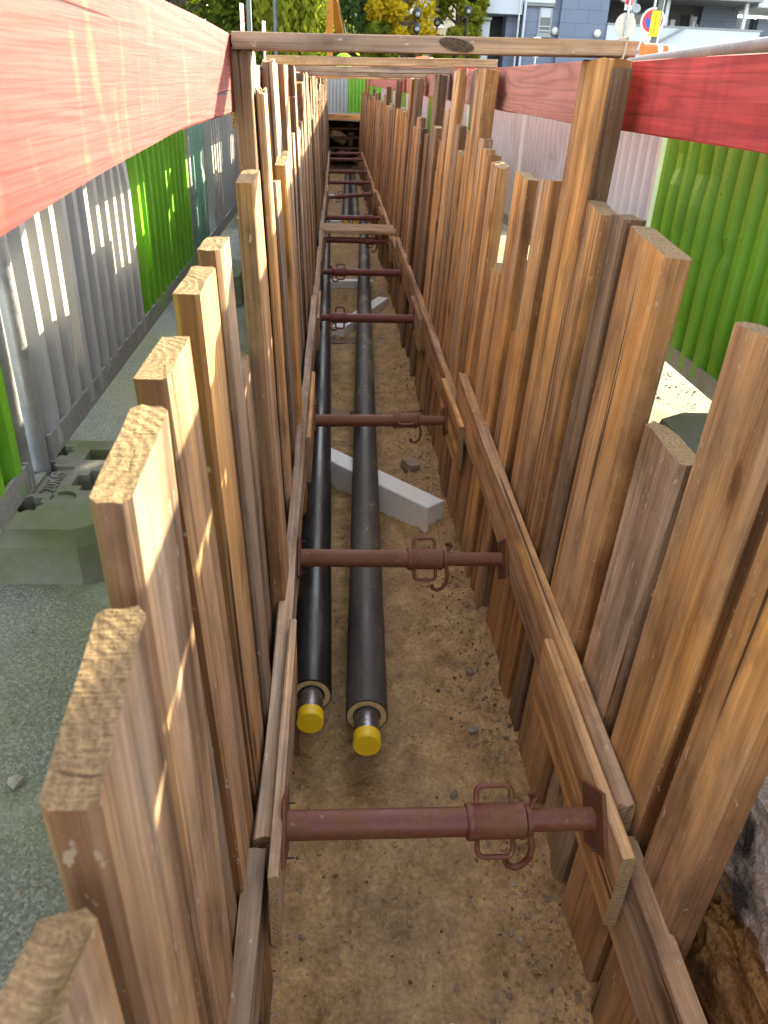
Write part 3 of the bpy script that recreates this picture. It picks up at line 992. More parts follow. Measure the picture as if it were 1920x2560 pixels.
def strut(y, z0, x0, x1, z1, fr, fl_, flip, roll, rust, lab):
    if flip:
        P, Q = Vector((x1, y, z1)), Vector((x0, y, z0))
        fr = 1 - fr - fl_
    else:
        P, Q = Vector((x0, y, z0)), Vector((x1, y, z1))
    L = (Q - P).length
    root = empty('steel_strut')
    root.matrix_world = frame(P, Q - P, (0, .75, 1))   # local z along the tube, local x upwards
    tag(root, lab, 'strut', 'steel struts across the trench')
    s0, s1 = fr * L, (fr + fl_) * L

    def part(mb, name, sm=True):
        o = mb.build(name, STRUT, root, smooth=sm)
        o['rust'] = rust
        return o
    mb = MB()
    mb.lathe([(.0285, .008), (.0285, s0 + .01)], 22)
    part(mb, 'outer_tube', 35)
    mb = MB()
    mb.lathe([(.0335, s0), (.0362, s0 + .004), (.0362, s0 + .012), (.0345, s0 + .016), (.0345, s1 - .012), (.0362, s1 - .008), (.0362, s1), (.030, s1 + .002)], 22)
    part(mb, 'sleeve', 35)
    mb = MB()
    mb.lathe([(.0225, s1 - .01), (.0225, L - .008)], 20)
    part(mb, 'inner_tube', 35)
    # pin holes as short dark dimples on the inner tube
    for zz in ((0.0, L),):
        for z_ in zz:
            mb = MB()
            lo = 0 if z_ == 0 else L - .008
            mb.box((-.062, -.062, lo), (.062, .062, lo + .008), bev=.0015)
            part(mb, 'end_plate', False)
    for sg in (1, -1):
        rr = R(roll) if False else R(roll - 80)
        a = Vector((math.cos(rr), math.sin(rr), 0)) * sg
        w0, w1 = s0 + .022, s1 - .022
        h = .068
        pts = []
        c = .014
        pts.append(a * .033 + Vector((0, 0, w0)))
        for k in range(5):
            t = k / 4 * PI / 2
            pts.append(a * (.033 + h - .033 - c + c * math.sin(t)) + Vector((0, 0, w0 + c - c * math.cos(t))))
        for k in range(5):
            t = k / 4 * PI / 2
            pts.append(a * (.033 + h - .033 - c + c * math.cos(t)) + Vector((0, 0, w1 - c + c * math.sin(t))))
        pts.append(a * .033 + Vector((0, 0, w1)))
        mb = MB()
        mb.tube(pts, .0055, 8)
        part(mb, 'handle')
    # hook pin through the inner tube, hanging below the sleeve
    zz = s1 + .014
    mb = MB()
    pts = [(.045, .005, zz), (.050, -.004, zz + .012), (.044, -.012, zz + .02), (.032, -.008, zz + .008), (.0, -.0, zz), (-.03, .0, zz), (-.052, -.006, zz + .004), (-.075, -.020, zz + .002), (-.092, -.030, zz - .010), (-.099, -.034, zz - .026), (-.094, -.032, zz - .040), (-.084, -.026, zz - .046)]
    mb.tube(pts, .0068, 8)
    part(mb, 'hook_pin')
    mb = MB()
    mb.lathe([(.024, zz - .012), (.031, zz - .010), (.031, zz - .002), (.024, zz)], 18)
    part(mb, 'collar', 35)
    # nails that hold the plates
    for zz, sg in ((0.012, 1), (L - .012, -1)):
        for xx in (-.05, .05):
            mb = MB()
            mb.tube([(xx, .035, zz - .01 * sg), (xx, .035, zz + .012 * sg)], .002, 6)
            mb.build('nail', RUSTN, root)


for a in STR:
    strut(*a)

# the plank laid across the walings
o = plank('cross_plank', along_x(-.185, 8.16, -1.318, .600, -1.318)[0], .80, .42, .032, 700, .75, 1.15, ch=.003)
tag(o, 'wide pale plank laid flat across the trench on the walings', 'plank')


# ------------------------------------------------------------------ pipes
KF = .905


def pipe(name_label, P, Q, dust, rad=.0633, stub=.118, grp='black insulated pipes'):
    P, Q = Vector(P) * KF, Vector(Q) * KF
    L = (Q - P).length
    root = empty('insulated_pipe')
    root.matrix_world = frame(P, Q - P, (0, -.2, 1))
    tag(root, name_label, 'pipe', grp)
    n = 40
    mb = MB()
    k = int(L / .4)
    prof = [(rad - .004, 0)] + [(rad, .0005)] + [(rad + .0006 * math.sin(i * 2.1), L * i / k) for i in range(1, k)] + [(rad, L)]
    vs_ = MB()
    vs_.lathe(prof, n)
    # leave the end open where the foam shows: drop the first cap
    o = vs_.build('casing', HDPE, root, smooth=40)
    o['dust'] = dust
    mb = MB()
    rnd = random.Random(int(L * 1000))
    ri = rad * .67
    vs2, fs2 = [], []
    for i_, (r, z) in enumerate(((rad - .0045, -.0012), (rad * .84, -.0015), (ri, -.001), (ri - .001, .02))):
        for q in range(n):
            a = 2 * PI * q / n
            vs2.append((r * math.cos(a), r * math.sin(a), z + rnd.uniform(-.001, .0005)))
    for i_ in range(3):
        for q in range(n):
            q2 = (q + 1) % n
            fs2.append((i_ * n + q, (i_ + 1) * n + q, (i_ + 1) * n + q2, i_ * n + q2))
    mb.add(vs2, fs2)
    mb.build('insulation', PUF, root)
    rs = rad * .585
    mb = MB()
    mb.lathe([(rs, -stub + .01), (rs, .03)], n)
    mb.build('steel_pipe', STEEL, root, smooth=40)
    rc = rs + .0035
    mb = MB()
    mb.lathe([(rc - .003, -stub - .004), (rc, -stub - .001), (rc, -stub + .036), (rc - .003, -stub + .037)], n)
    mb.build('end_cap', YELLOW, root, smooth=35)
    return root


pipe('black insulated pipe on the left with a yellow cap, close to the left wall', (-.070, 1.985, -1.83), (-.145, 14.2, -2.16), -.02)
pipe('dusty black insulated pipe with a yellow cap in the middle of the trench', (.116, 1.885, -1.83), (.505, 14.2, -2.17), .17)
pipe('far black pipe end with a yellow cap, left of the far pair', (.185, 13.55, -2.06), (.32, 21.5, -2.13), .12)
pipe('far black pipe end with a yellow cap, right of the far pair', (.355, 13.7, -2.06), (.455, 21.5, -2.13), .12)


# ------------------------------------------------------------------ foam blocks, bricks, offcuts
def block(name, lab, cat, c, size, rz, mat, tilt=(0, 0), bev=.004, seed=0, group=None):
    mb = MB()
    sx, sy, sz = (s / 2 for s in size)
    mb.box((-sx, -sy, -sz), (sx, sy, sz), bev=bev)
    rnd = random.Random(seed)
    mb.v = [(x + rnd.uniform(-1, 1) * .002, y + rnd.uniform(-1, 1) * .002, z + rnd.uniform(-1, 1) * .002) for x, y, z in mb.v]
    o = mb.build(name, mat)
    o.location = c
    o.rotation_euler = (tilt[0], tilt[1], rz)
    return tag(o, lab, cat, group)


block('foam_block', 'long white polystyrene block lying diagonally under the near pipes', 'foam block', (0.167, 3.557, -1.824), (0.959, 0.122, 0.149), math.atan2(-.62, .53) + .03, EPS, bev=.003, seed=1, group='white foam blocks under the pipes')
block('foam_block', 'short white polystyrene block angled under the pipes beyond the fourth strut', 'foam block', (0.262, 7.168, -1.932), (1.177, 0.113, 0.122), math.atan2(1.12, .47), EPS, bev=.003, seed=2, group='white foam blocks under the pipes')
block('foam_block', 'white foam block under the pipes just past the cross plank', 'foam block', (0.145, 8.643, -1.982), (0.561, 0.118, 0.127), .12, EPS, seed=3, group='white foam blocks under the pipes')
block('foam_block', 'white foam block under the far pair of pipes', 'foam block', (0.072, 12.761, -1.982), (0.561, 0.118, 0.127), .05, EPS, seed=4, group='white foam blocks under the pipes')
block('foam_block', 'dull white foam block at the dark end of the trench', 'foam block', (0.054, 15.747, -1.973), (0.453, 0.118, 0.127), .0, EPS, seed=5, group='white foam blocks under the pipes')
BRK = paint_mat('split_wood_offcut', (0.34, 0.27, 0.20), .85, 0, .3, 20, (0.2, 0.15, 0.1), .4)
block('wood_block', 'small square wood block lying on the sand beyond the long foam block', 'wood block', (.430, 3.855, floor_z(.430, 3.855) + .024), (.077, .09, .05), .5, BRK, (.1, .1), seed=6)
o = plank('board_offcut', T(.317, 4.57, floor_z(.416, 4.61) + .03) @ Matrix.Rotation(R(14), 4, 'Z') @ Matrix.Rotation(PI / 2, 4, 'Y') @ Matrix.Rotation(.05, 4, 'X'), .26, .16, .03, 710, .5, .9)
tag(o, 'flat board offcut on the sand right of the middle pipe', 'offcut')
o = plank('board_offcut', T(-.027, 4.66, floor_z(.018, 4.61) + .03) @ Matrix.Rotation(R(-8), 4, 'Z') @ Matrix.Rotation(PI / 2, 4, 'Y') @ Matrix.Rotation(.08, 4, 'X'), .14, .13, .025, 711, .9, .9)
tag(o, 'grey board offcut between the two near pipes', 'offcut')
o = plank('bearer_plank', T(-.02, 6.53, -1.955) @ Matrix.Rotation(PI / 2, 4, 'Y'), .58, .18, .03, 712, .9, .75)
tag(o, 'dark bearer plank lying under the pipes below the fourth strut', 'plank')

# stones lying about and the gravel at the foot of the right wall
rs_ = random.Random(21)


def pebble(mb, c, r, seed):
    rd = random.Random(seed)
    ico = [(0, 0, 1), (.894, 0, .447), (.276, .851, .447), (-.724, .526, .447), (-.724, -.526, .447), (.276, -.851, .447), (.724, .526, -.447), (-.276, .851, -.447), (-.894, 0, -.447), (-.276, -.851, -.447), (.724, -.526, -.447), (0, 0, -1)]
    fc = [(0, 1, 2), (0, 2, 3), (0, 3, 4), (0, 4, 5), (0, 5, 1), (1, 6, 2), (2, 7, 3), (3, 8, 4), (4, 9, 5), (5, 10, 1), (2, 6, 7), (3, 7, 8), (4, 8, 9), (5, 9, 10), (1, 10, 6), (6, 11, 7), (7, 11, 8), (8, 11, 9), (9, 11, 10), (10, 11, 6)]
    s = (rd.uniform(.7, 1.4), rd.uniform(.6, 1.2), rd.uniform(.35, .75))
    q = Matrix.Rotation(rd.uniform(0, 6), 3, 'Z')
    vs_ = []
    for x, y, z in ico:
        v = q @ Vector((x * s[0], y * s[1], z * s[2])) * r * rd.uniform(.78, 1.15)
        vs_.append((c[0] + v.x, c[1] + v.y, c[2] + v.z))
    mb.add(vs_, fc)


mb = MB()
for i in range(2300):
    y = .2 + 6.5 * rs_.random() ** 1.7
    u = rs_.random()
    x = .58 - abs(rs_.gauss(0, .11)) if u < .60 else (rs_.uniform(-.13, .58) if u < .9 else -.13 + abs(rs_.gauss(0, .06)))
    if not (-.14 < x < .585): continue
    r = rs_.choice([.0022, .003, .0035, .0045, .006, .009 if rs_.random() < .5 else .003])
    pebble(mb, (x, y, floor_z(x, y) + r * .25), r, i)
GRAV = NT('sandy_gravel')
_c = GRAV.coord(rand=False)
_k = GRAV.n('NewGeometry').outputs['Random Per Island']
GRAV.bump(GRAV.noise(_c, 200, 3, .6), .5, .002)
GRAVM = GRAV.fin(GRAV.ramp(_k, [(0, (.10, .075, .05)), (.45, (.22, .16, .10)), (.86, (.28, .23, .17)), (1, (.40, .36, .31))]), .95, spec=.15)
tag(mb.build('gravel', GRAVM), kind='stuff')
mb = MB()
for i in range(1300):
    y = .25 + 5.5 * rs_.random() ** 1.5
    u = rs_.random()
    x = .585 - abs(rs_.gauss(0, .09)) if u < .5 else rs_.uniform(-.12, .58)
    if fbm(x, y, 15, 3.5, 2) < -.02 and u > .5: continue
    r = rs_.uniform(.004, .011) * (1.6 if rs_.random() < .12 else 1)
    pebble(mb, (x, y, floor_z(x, y) + r * .1), r, 20000 + i)
tag(mb.build('soil_crumbs', SOIL), kind='stuff')
STONES = [(0.362, 1.557, 0.014, 'dark round stone by the right wall foot beyond the nearest strut', (.24, .19, .14)),
          (0.493, 2.100, 0.022, 'dark angular stone at the foot of the right wall', (.25, .20, .15)),
          (0.453, 1.792, 0.016, 'flat grey stone on the sand near the right wall', (.30, .26, .21)),
          (0.272, 0.923, 0.008, 'small white stone on the sand under the nearest strut', (.6, .58, .55)),
          (-0.104, 0.652, 0.011, 'small pale stone beside the left waling at the bottom', (.5, .5, .5)),
          (0.312, 0.670, 0.009, 'little white pebble on the sand at the bottom of the picture', (.55, .53, .5)),
          (0.484, 4.661, 0.027, 'brown stone beside the board offcut', (.14, .09, .07))]
for i, (x, y, r, lab, c) in enumerate(STONES):
    mb = MB()
    pebble(mb, (0, 0, 0), r, 900 + i)
    o = mb.build('stone', paint_mat('stone_colour', c, .9, 0, .3, 60, tuple(q * .6 for q in c), .4, .1))
    o.location = (x, y, floor_z(x, y) + r * .35)
    tag(o, lab, 'stone', 'stones on the trench floor')
mb = MB()
for i in range(60):
    x, y = rs_.uniform(-.1, .56), .4 + 4 * rs_.random() ** 1.5
    a = rs_.uniform(0, 6.3)
    l = rs_.uniform(.008, .035)
    z = floor_z(x, y) + .006
    mb.tube([(x, y, z), (x + l * math.cos(a), y + l * math.sin(a), z + rs_.uniform(0, .006))], rs_.uniform(.0008, .002), 4)
o = mb.build('wood_splinters', BRK)
tag(o, kind='stuff')

# broken asphalt slab edge at the near right, above the clay
def lump(name, lab, cat, c, size, seed, mat, sub=20):
    mb = MB()
    n, m = sub, sub * 2
    vs_, fs = [], []
    for i in range(n + 1):
        th = PI * i / n
        for j in range(m):
            ph = 2 * PI * j / m
            d = Vector((math.sin(th) * math.cos(ph), math.sin(th) * math.sin(ph), math.cos(th)))
            q = Vector([math.copysign(abs(t) ** .6, t) for t in d])
            k = 1 + .28 * noise.fractal(d * 1.7 + Vector((seed, 0, 0)), 1, 2, 5) + .07 * noise.fractal(d * 8 + Vector((seed, 3, 0)), 1, 2, 3)
            vs_.append((q.x * size[0] * k, q.y * size[1] * k, q.z * size[2] * k))
    for i in range(n):
        for j in range(m):
            j2 = (j + 1) % m
            fs.append((i * m + j, (i + 1) * m + j, (i + 1) * m + j2, i * m + j2))
    mb.add(vs_, fs)
    o = mb.build(name, mat)
    o.location = c
    return tag(o, lab, cat)


def rock_mat(name, a, b, dk):
    g = NT(name)
    c = g.coord(rand=False)
    n1 = g.noise(c, 22, 6, .72)
    n2 = g.noise(c, 110, 4, .65)
    n3 = g.noise(c, 7, 4, .6)
    col = g.mix(n1, a, b)
    col = g.mix(g.ramp(n3, [(.52, 0), (.62, 1)]), col, dk)
    col = g.mix(1.0, col, g.ramp(n2, [(.3, .55), (.65, 1.25)]), 'MULTIPLY')
    g.bump(g.math('ADD', n1, g.math('MULTIPLY', n2, .5)), 1.0, .014)
    return g.fin(col, .95, spec=.15)


lump('asphalt_chunk', 'jagged grey pink chunk of broken asphalt behind the nearest right plank', 'rubble', (.835, .80, -1.13), (.12, .20, .165), 3.3, rock_mat('broken_asphalt', (.42, .325, .265), (.62, .51, .44), (.09, .075, .065)), 40)
lump('clay_lump', 'orange brown clay lump below the broken asphalt', 'rubble', (.83, .73, -1.46), (.12, .22, .145), 8.1, rock_mat('orange_clay', (.24, .115, .035), (.52, .28, .10), (.16, .075, .03)), 40)


# ------------------------------------------------------------------ low hoardings
def corr_sheet(mb, y0, y1, z0, z1, x, depth=.028, pitch=.105, mi=0, sg=1, seed=0, dents=0):
    """trapezoid corrugation running vertically; ribs stand out by depth towards sg"""
    pr = []
    y = y0
    while y < y1 - 1e-6:
        for f, d in ((0, 0), (.30, 0), (.48, 1), (.82, 1)):
            yy = y + pitch * f
            if yy < y1: pr.append((yy, d))
        y += pitch
    pr.append((y1, pr[-1][1]))
    nz = 18
    rd = random.Random(seed)
    dn = [(rd.uniform(y0, y1), rd.uniform(z0, z1), rd.uniform(.03, .07), rd.uniform(.006, .018)) for _ in range(dents)]
    vs_, fs = [], []
    for th in (0, -.0012):
        for (yy, d) in pr:
            for k in range(nz + 1):
                z = z0 + (z1 - z0) * k / nz
                xx = x + sg * d * depth + .0015 * noise.noise(Vector((yy * 3, z * 4, seed)))
                for (a, b, r, h) in dn:
                    q = ((yy - a) ** 2 + (z - b) ** 2) / r ** 2
                    xx -= sg * h * math.exp(-q)
                vs_.append((xx + th * sg, yy, z))
    n1 = nz + 1
    N = len(pr)
    for i in range(N - 1):
        for k in range(nz):
            q = (i * n1 + k, (i + 1) * n1 + k, (i + 1) * n1 + k + 1, i * n1 + k + 1)
            fs.append(q if sg > 0 else q[::-1])
            o_ = N * n1
            fs.append(tuple(o_ + t for t in (q[::-1] if sg > 0 else q)))
    mb.add(vs_, fs, mi)


def hoarding(lab, x, y0, y1, sheets, sg, zt0, zt1, group, seed, axis='y'):
    root = empty('hoarding_panel', (0, 0, 0))
    tag(root, lab, 'fence panel', group)
    zb = -.752
    objs = []
    for (a, b, mat, nm, dents) in sheets:
        mb = MB()
        corr_sheet(mb, a, b, zb + .012, min(zt0, zt1) - .02, x, sg=sg, seed=seed, dents=dents, depth=.038 if mat is not TEALS else .006, pitch=.088 if mat is not TEALS else .3)
        objs.append(mb.build(nm, mat, root))
        seed += 1
    mb = MB()
    mb.box((x - .004 + sg * .034, y0 + .045, zb), (x + .004 + sg * .034, y1 - .045, zb + .055))
    objs.append(mb.build('bottom_rail', RAIL, root))
    mb = MB()
    mb.tube([(x + sg * .012, y0 + .02, zt0), (x + sg * .012, y1 - .02, zt1)], .020, 14)
    objs.append(mb.build('top_rail', RAILT, root, smooth=40))
    for yy, zt in ((y0, zt0), (y1, zt1)):
        mb = MB()
        s = 1 if yy == y0 else -1
        mb.tube([(x + sg * .014, yy + .021 * s, GZ + .05), (x + sg * .014, yy + .021 * s, zt)], .021, 18)
        objs.append(mb.build('frame_post', GALV, root, smooth=40))
        mb = MB()
        mb.box((x + sg * .028, yy + .046 * s - .004, zb), (x + sg * .040, yy + .046 * s + .004, zb + .058))
        objs.append(mb.build('rail_bracket', RAIL, root))
    return root


XFL, XFR = -.650, 1.105
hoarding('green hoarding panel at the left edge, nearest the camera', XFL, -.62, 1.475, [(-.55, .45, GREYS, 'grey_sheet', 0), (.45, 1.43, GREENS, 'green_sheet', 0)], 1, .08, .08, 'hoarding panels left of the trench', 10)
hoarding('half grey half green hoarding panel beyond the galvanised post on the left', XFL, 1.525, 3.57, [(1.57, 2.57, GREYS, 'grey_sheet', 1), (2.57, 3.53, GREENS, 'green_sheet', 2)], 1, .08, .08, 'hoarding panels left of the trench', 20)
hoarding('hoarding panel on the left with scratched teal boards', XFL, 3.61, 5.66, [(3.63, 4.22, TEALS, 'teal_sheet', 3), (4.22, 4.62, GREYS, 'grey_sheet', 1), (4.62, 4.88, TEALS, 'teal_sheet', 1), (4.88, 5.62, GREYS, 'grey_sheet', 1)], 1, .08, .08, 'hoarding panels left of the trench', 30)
seqL = [(GREYS, GREENS), (GREYS, GREYS), (GREENS, GREYS), (GREYS, GREENS), (GREYS, GREYS), (GREENS, GREYS), (GREYS, GREYS)]
for i, (a, b) in enumerate(seqL):
    y0 = 5.70 + i * 2.09
    hoarding('hoarding panel far along the left of the trench', XFL, y0, y0 + 2.05, [(y0 + .04, y0 + 1.02, a, 'grey_sheet' if a is GREYS else 'green_sheet', 1), (y0 + 1.02, y0 + 2.01, b, 'grey_sheet' if b is GREYS else 'green_sheet', 1)], 1, .06, .06, 'hoarding panels far along the left', 40 + i * 3)
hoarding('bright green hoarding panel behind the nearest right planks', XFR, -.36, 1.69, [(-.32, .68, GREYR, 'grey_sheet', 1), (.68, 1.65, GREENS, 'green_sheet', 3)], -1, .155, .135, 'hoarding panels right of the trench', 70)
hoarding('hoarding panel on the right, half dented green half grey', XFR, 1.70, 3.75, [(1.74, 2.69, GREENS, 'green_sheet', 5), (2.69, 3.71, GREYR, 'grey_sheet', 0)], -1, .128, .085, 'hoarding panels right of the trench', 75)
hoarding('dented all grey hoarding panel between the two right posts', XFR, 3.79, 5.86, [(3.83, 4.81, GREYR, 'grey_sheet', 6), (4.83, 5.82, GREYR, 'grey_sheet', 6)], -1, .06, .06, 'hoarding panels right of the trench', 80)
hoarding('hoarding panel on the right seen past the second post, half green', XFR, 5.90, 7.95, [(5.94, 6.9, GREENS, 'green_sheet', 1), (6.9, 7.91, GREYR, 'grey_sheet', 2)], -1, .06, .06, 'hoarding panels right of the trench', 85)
seqR = [(GREYR, GREENS), (GREYR, GREYR), (GREYR, GREENS), (GREYR, GREYR), (GREENS, GREYR), (GREYR, GREYR)]
for i, (a, b) in enumerate(seqR):
    y0 = 7.99 + i * 2.09
    hoarding('hoarding panel far along the right of the trench', XFR, y0, y0 + 2.05, [(y0 + .04, y0 + 1.02, a, 'grey_sheet' if a is GREYR else 'green_sheet', 1), (y0 + 1.02, y0 + 2.01, b, 'grey_sheet' if b is GREYR else 'green_sheet', 1)], -1, .06, .06, 'hoarding panels far along the right', 90 + i * 3)
# the one that closes the far end: built along y, then turned across
r = hoarding('grey and green hoarding panel closing the far end of the trench', 0, 0, 2.05, [(.04, 1.025, GREENS, 'green_sheet', 0), (1.025, 2.01, GREYS, 'grey_sheet', 0)], -1, .07, .07, 'hoarding panels at the far end', 130)
r.matrix_world = T(1.33, 21.75, 0) @ Matrix.Rotation(PI / 2, 4, 'Z')

# three sunlit bearers at the far end of the trench
for i, (z, dy, lab) in enumerate(((-.868, 0, 'lowest pale timber laid across the far end of the trench'), (-.822, .02, 'middle pale timber stacked at the far end'), (-.777, .05, 'topmost pale timber stacked under the far hoarding'))):
    o = plank('end_timber', along_x(-.40, 21.30 + dy + .06, z, .95, z)[0], 1.35, .16, .043, 740 + i, .2, 1.35)
    tag(o, lab, 'timber', 'timbers across the far end')


# concrete feet of the hoarding
def foot_mesh():
    pl = [(-.40, -.215), (.17, -.215), (.25, -.165), (.25, .165), (.17, .215), (-.40, .215), (-.44, .16), (-.44, -.16)]
    mb = MB()
    inset = [(x * .965, y * .95) for x, y in pl]
    n = len(pl)
    vs_ = [(x, y, 0) for x, y in pl] + [(x, y, .085) for x, y in pl] + [(x, y, .12) for x, y in inset]
    fs = [tuple(range(n))[::-1], tuple(range(2 * n, 3 * n))]
    for l in (0, 1):
        fs += [(l * n + i, l * n + (i + 1) % n, (l + 1) * n + (i + 1) % n, (l + 1) * n + i) for i in range(n)]
    mb.add(vs_, fs)
    base = mb.build('foot_base_tmp', CONC)
    cut = MB()

    def star(cx, cy, r, spikes=8, d=.09):
        pl_ = []
        for k in range(spikes * 2):
            a = PI * k / spikes
            rr = r if k % 2 == 0 else r * .74
            pl_.append((cx + rr * math.cos(a), cy + rr * math.sin(a)))
        cut.prism(pl_, .12 - d, .15)

    def cross(cx, cy, a, b):
        pl_ = [(-a, -b), (-b, -b), (-b, -a), (b, -a), (b, -b), (a, -b), (a, b), (b, b), (b, a), (-b, a), (-b, b), (-a, b)]
        cut.prism([(cx + x, cy + y) for x, y in pl_], .03, .15)
    star(.02, .062, .036)           # holds the post
    star(.045, -.105, .036)         # empty
    star(.035, .145, .034)
    cross(.155, .0, .046, .024)
    cut.prism([(.10, .10), (.18, .10), (.18, .155), (.10, .155)], .045, .15)
    cut.prism([(.040, -.062), (.092, -.062), (.092, .066), (.040, .066)], .112, .15)
    nn = 20
    cut.prism([(.108 + .026 * math.cos(2 * PI * k / nn), -.075 + .026 * math.sin(2 * PI * k / nn)) for k in range(nn)], .113, .15)
    c = cut.build('foot_cut_tmp', CONC)
    md = base.modifiers.new('b', 'BOOLEAN')
    md.object = c
    md.operation = 'DIFFERENCE'
    md.solver = 'EXACT'
    md.use_self = True
    bpy.context.view_layer.update()
    dg = bpy.context.evaluated_depsgraph_get()
    me = bpy.data.meshes.new_from_object(base.evaluated_get(dg))
    for q in (base, c):
        m_ = q.data
        bpy.data.objects.remove(q)
        bpy.data.meshes.remove(m_)
    return me


def text_mesh(body, size, depth):
    cu = bpy.data.curves.new('t', 'FONT')
    cu.body = body
    cu.size = size
    cu.extrude = depth
    cu.align_x = 'CENTER'
    cu.align_y = 'CENTER'
    o = bpy.data.objects.new('t', cu)
    COL.objects.link(o)
    dg = bpy.context.evaluated_depsgraph_get()
    me = bpy.data.meshes.new_from_object(o.evaluated_get(dg))
    bpy.data.objects.remove(o)
    bpy.data.curves.remove(cu)
    return me


FOOT = foot_mesh()
FOOT.name = 'concrete_foot'
TXT = text_mesh('20KG', .052, .003)
TXT.materials.append(CONC)


def foot(x, y, rz, lab, group):
    o = bpy.data.objects.new('concrete_foot', FOOT)
    COL.objects.link(o)
    o.location = (x, y, GZ)
    o.rotation_euler = (0, 0, rz)
    tag(o, lab, 'concrete foot', group)
    t = bpy.data.objects.new('lettering', TXT)
    COL.objects.link(t)
    t.parent = o
    t.location = (.066, .002, .1135)
    t.rotation_euler = (0, 0, PI / 2)
    t.scale = (.74, .82, 1)
    return o


foot(-.655, 1.485, 0, 'mossy concrete foot with 20KG lettering under the left hoarding', 'concrete feet under the hoardings')
foot(1.12, 1.72, PI, 'dark concrete foot under the right hoarding behind the short grey plank', 'concrete feet under the hoardings')
for i in range(9):
    foot(-.655, 3.59 + i * 2.085, 0, 'concrete foot under the hoarding further along the left', 'concrete feet further along the left')
    foot(1.12, 3.77 + i * 2.085, PI, 'concrete foot under the hoarding further along the right', 'concrete feet further along the right')
mb = MB()
pebble(mb, (0, 0, 0), .018, 31)
o = mb.build('stone', STONE)
o.location = (-.44, .78, GZ + .008)
tag(o, 'pale stone lying on the street by the nearest left planks', 'stone')
# grit swept along the right hoarding
mb = MB()
for i in range(700):
    x, y = rs_.uniform(.80, 1.3), rs_.uniform(1.7, 3.2)
    if rs_.random() < .5 and fbm(x, y, 6, 5, 2) < .0: continue
    r = rs_.choice([.002, .003, .004, .006])
    pebble(mb, (x, y, GZ + r * .3), r, 5000 + i)
for i in range(420):
    x, y = rs_.uniform(-.63, -.3), rs_.uniform(.3, 3.2)
    r = rs_.choice([.0015, .002, .003])
    pebble(mb, (x, y, GZ + r * .5), r, 9000 + i)
tag(mb.build('grit', GRAVM), kind='stuff')

# ------------------------------------------------------------------ inside the dark hole at the far end
mb = MB()
mb.tube([(-.12, 21.9, -1.16), (.05, 22.0, -1.24), (.24, 22.1, -1.36)], [.13, .145, .12], 16)
tag(mb.build('foam_roll', paint_mat('yellowed_foam', (.62, .48, .22), .8, 0, .15, 6, (.4, .28, .1), .4), smooth=40), 'pale yellow roll lying across the dark hole at the far end', 'roll')
for i, (x, y, z, sx, sy, sz, lab) in enumerate(((.40, 22.4, -1.02, .14, .2, .09, 'upper pale board end inside the dark hole'),
                                                (.41, 22.2, -1.20, .15, .2, .08, 'lower pale board end inside the dark hole'),
                                                (.40, 22.3, -1.40, .10, .2, .19, 'leaning grey board end inside the dark hole'),
                                                (-.12, 22.4, -1.63, .12, .2, .12, 'reddish block low in the dark hole on the left'),
                                                (.18, 22.4, -1.64, .12, .2, .11, 'grey block low in the dark hole in the middle'),
                                                (.36, 22.4, -1.64, .12, .2, .10, 'grey block low in the dark hole on the right'))):
    block('board_end', lab, 'board', (x, y, z), (sx, sy, sz), 0, BRK, (0, .15 if i == 2 else 0), seed=i)
for i, z in enumerate((-1.08, -1.28, -1.53)):
    mb = MB()
    mb.tube([(-.27, 21.8, z), (.72, 21.8, z + .01)], .03, 12)
    o = mb.build('steel_bar', STRUT, smooth=40)
    o['rust'] = 0.1
    tag(o, ['top', 'middle', 'bottom'][i] + ' dark bar across the hole at the far end', 'bar', 'bars in the far hole')


# ------------------------------------------------------------------ background: trees
def leaf_mat(name, c1, c2, c3):
    g = NT(name)
    k = g.n('NewGeometry').outputs['Random Per Island']
    col = g.ramp(k, [(0, c1), (.5, c2), (1, c3)])
    d = g.n('BsdfDiffuse', {0: col})
    t = g.n('BsdfTranslucent', {0: g.mix(1.0, col, (1.5, 1.5, .7), 'MULTIPLY')})
    m = g.n('MixShader', {0: .45, 1: d.outputs[0], 2: t.outputs[0]})
    g.t.links.new(m.outputs[0], g.out.inputs[0])
    return g.m


LDARK = leaf_mat('dark_leaves', (.05, .085, .014), (.10, .145, .024), (.20, .22, .035))
LMID = leaf_mat('green_leaves', (.09, .14, .02), (.16, .22, .03), (.28, .30, .04))
LLIME = leaf_mat('lime_leaves', (.15, .18, .022), (.25, .28, .035), (.36, .36, .05))
LYEL = leaf_mat('yellow_leaves', (.26, .22, .016), (.50, .38, .025), (.60, .44, .03))
LBLUE = leaf_mat('bluish_leaves', (.04, .085, .034), (.08, .14, .055), (.15, .21, .07))
BARK = paint_mat('tree_bark', (.10, .075, .055), .9, 0, .35, 12, (.05, .04, .03), .4, .1)


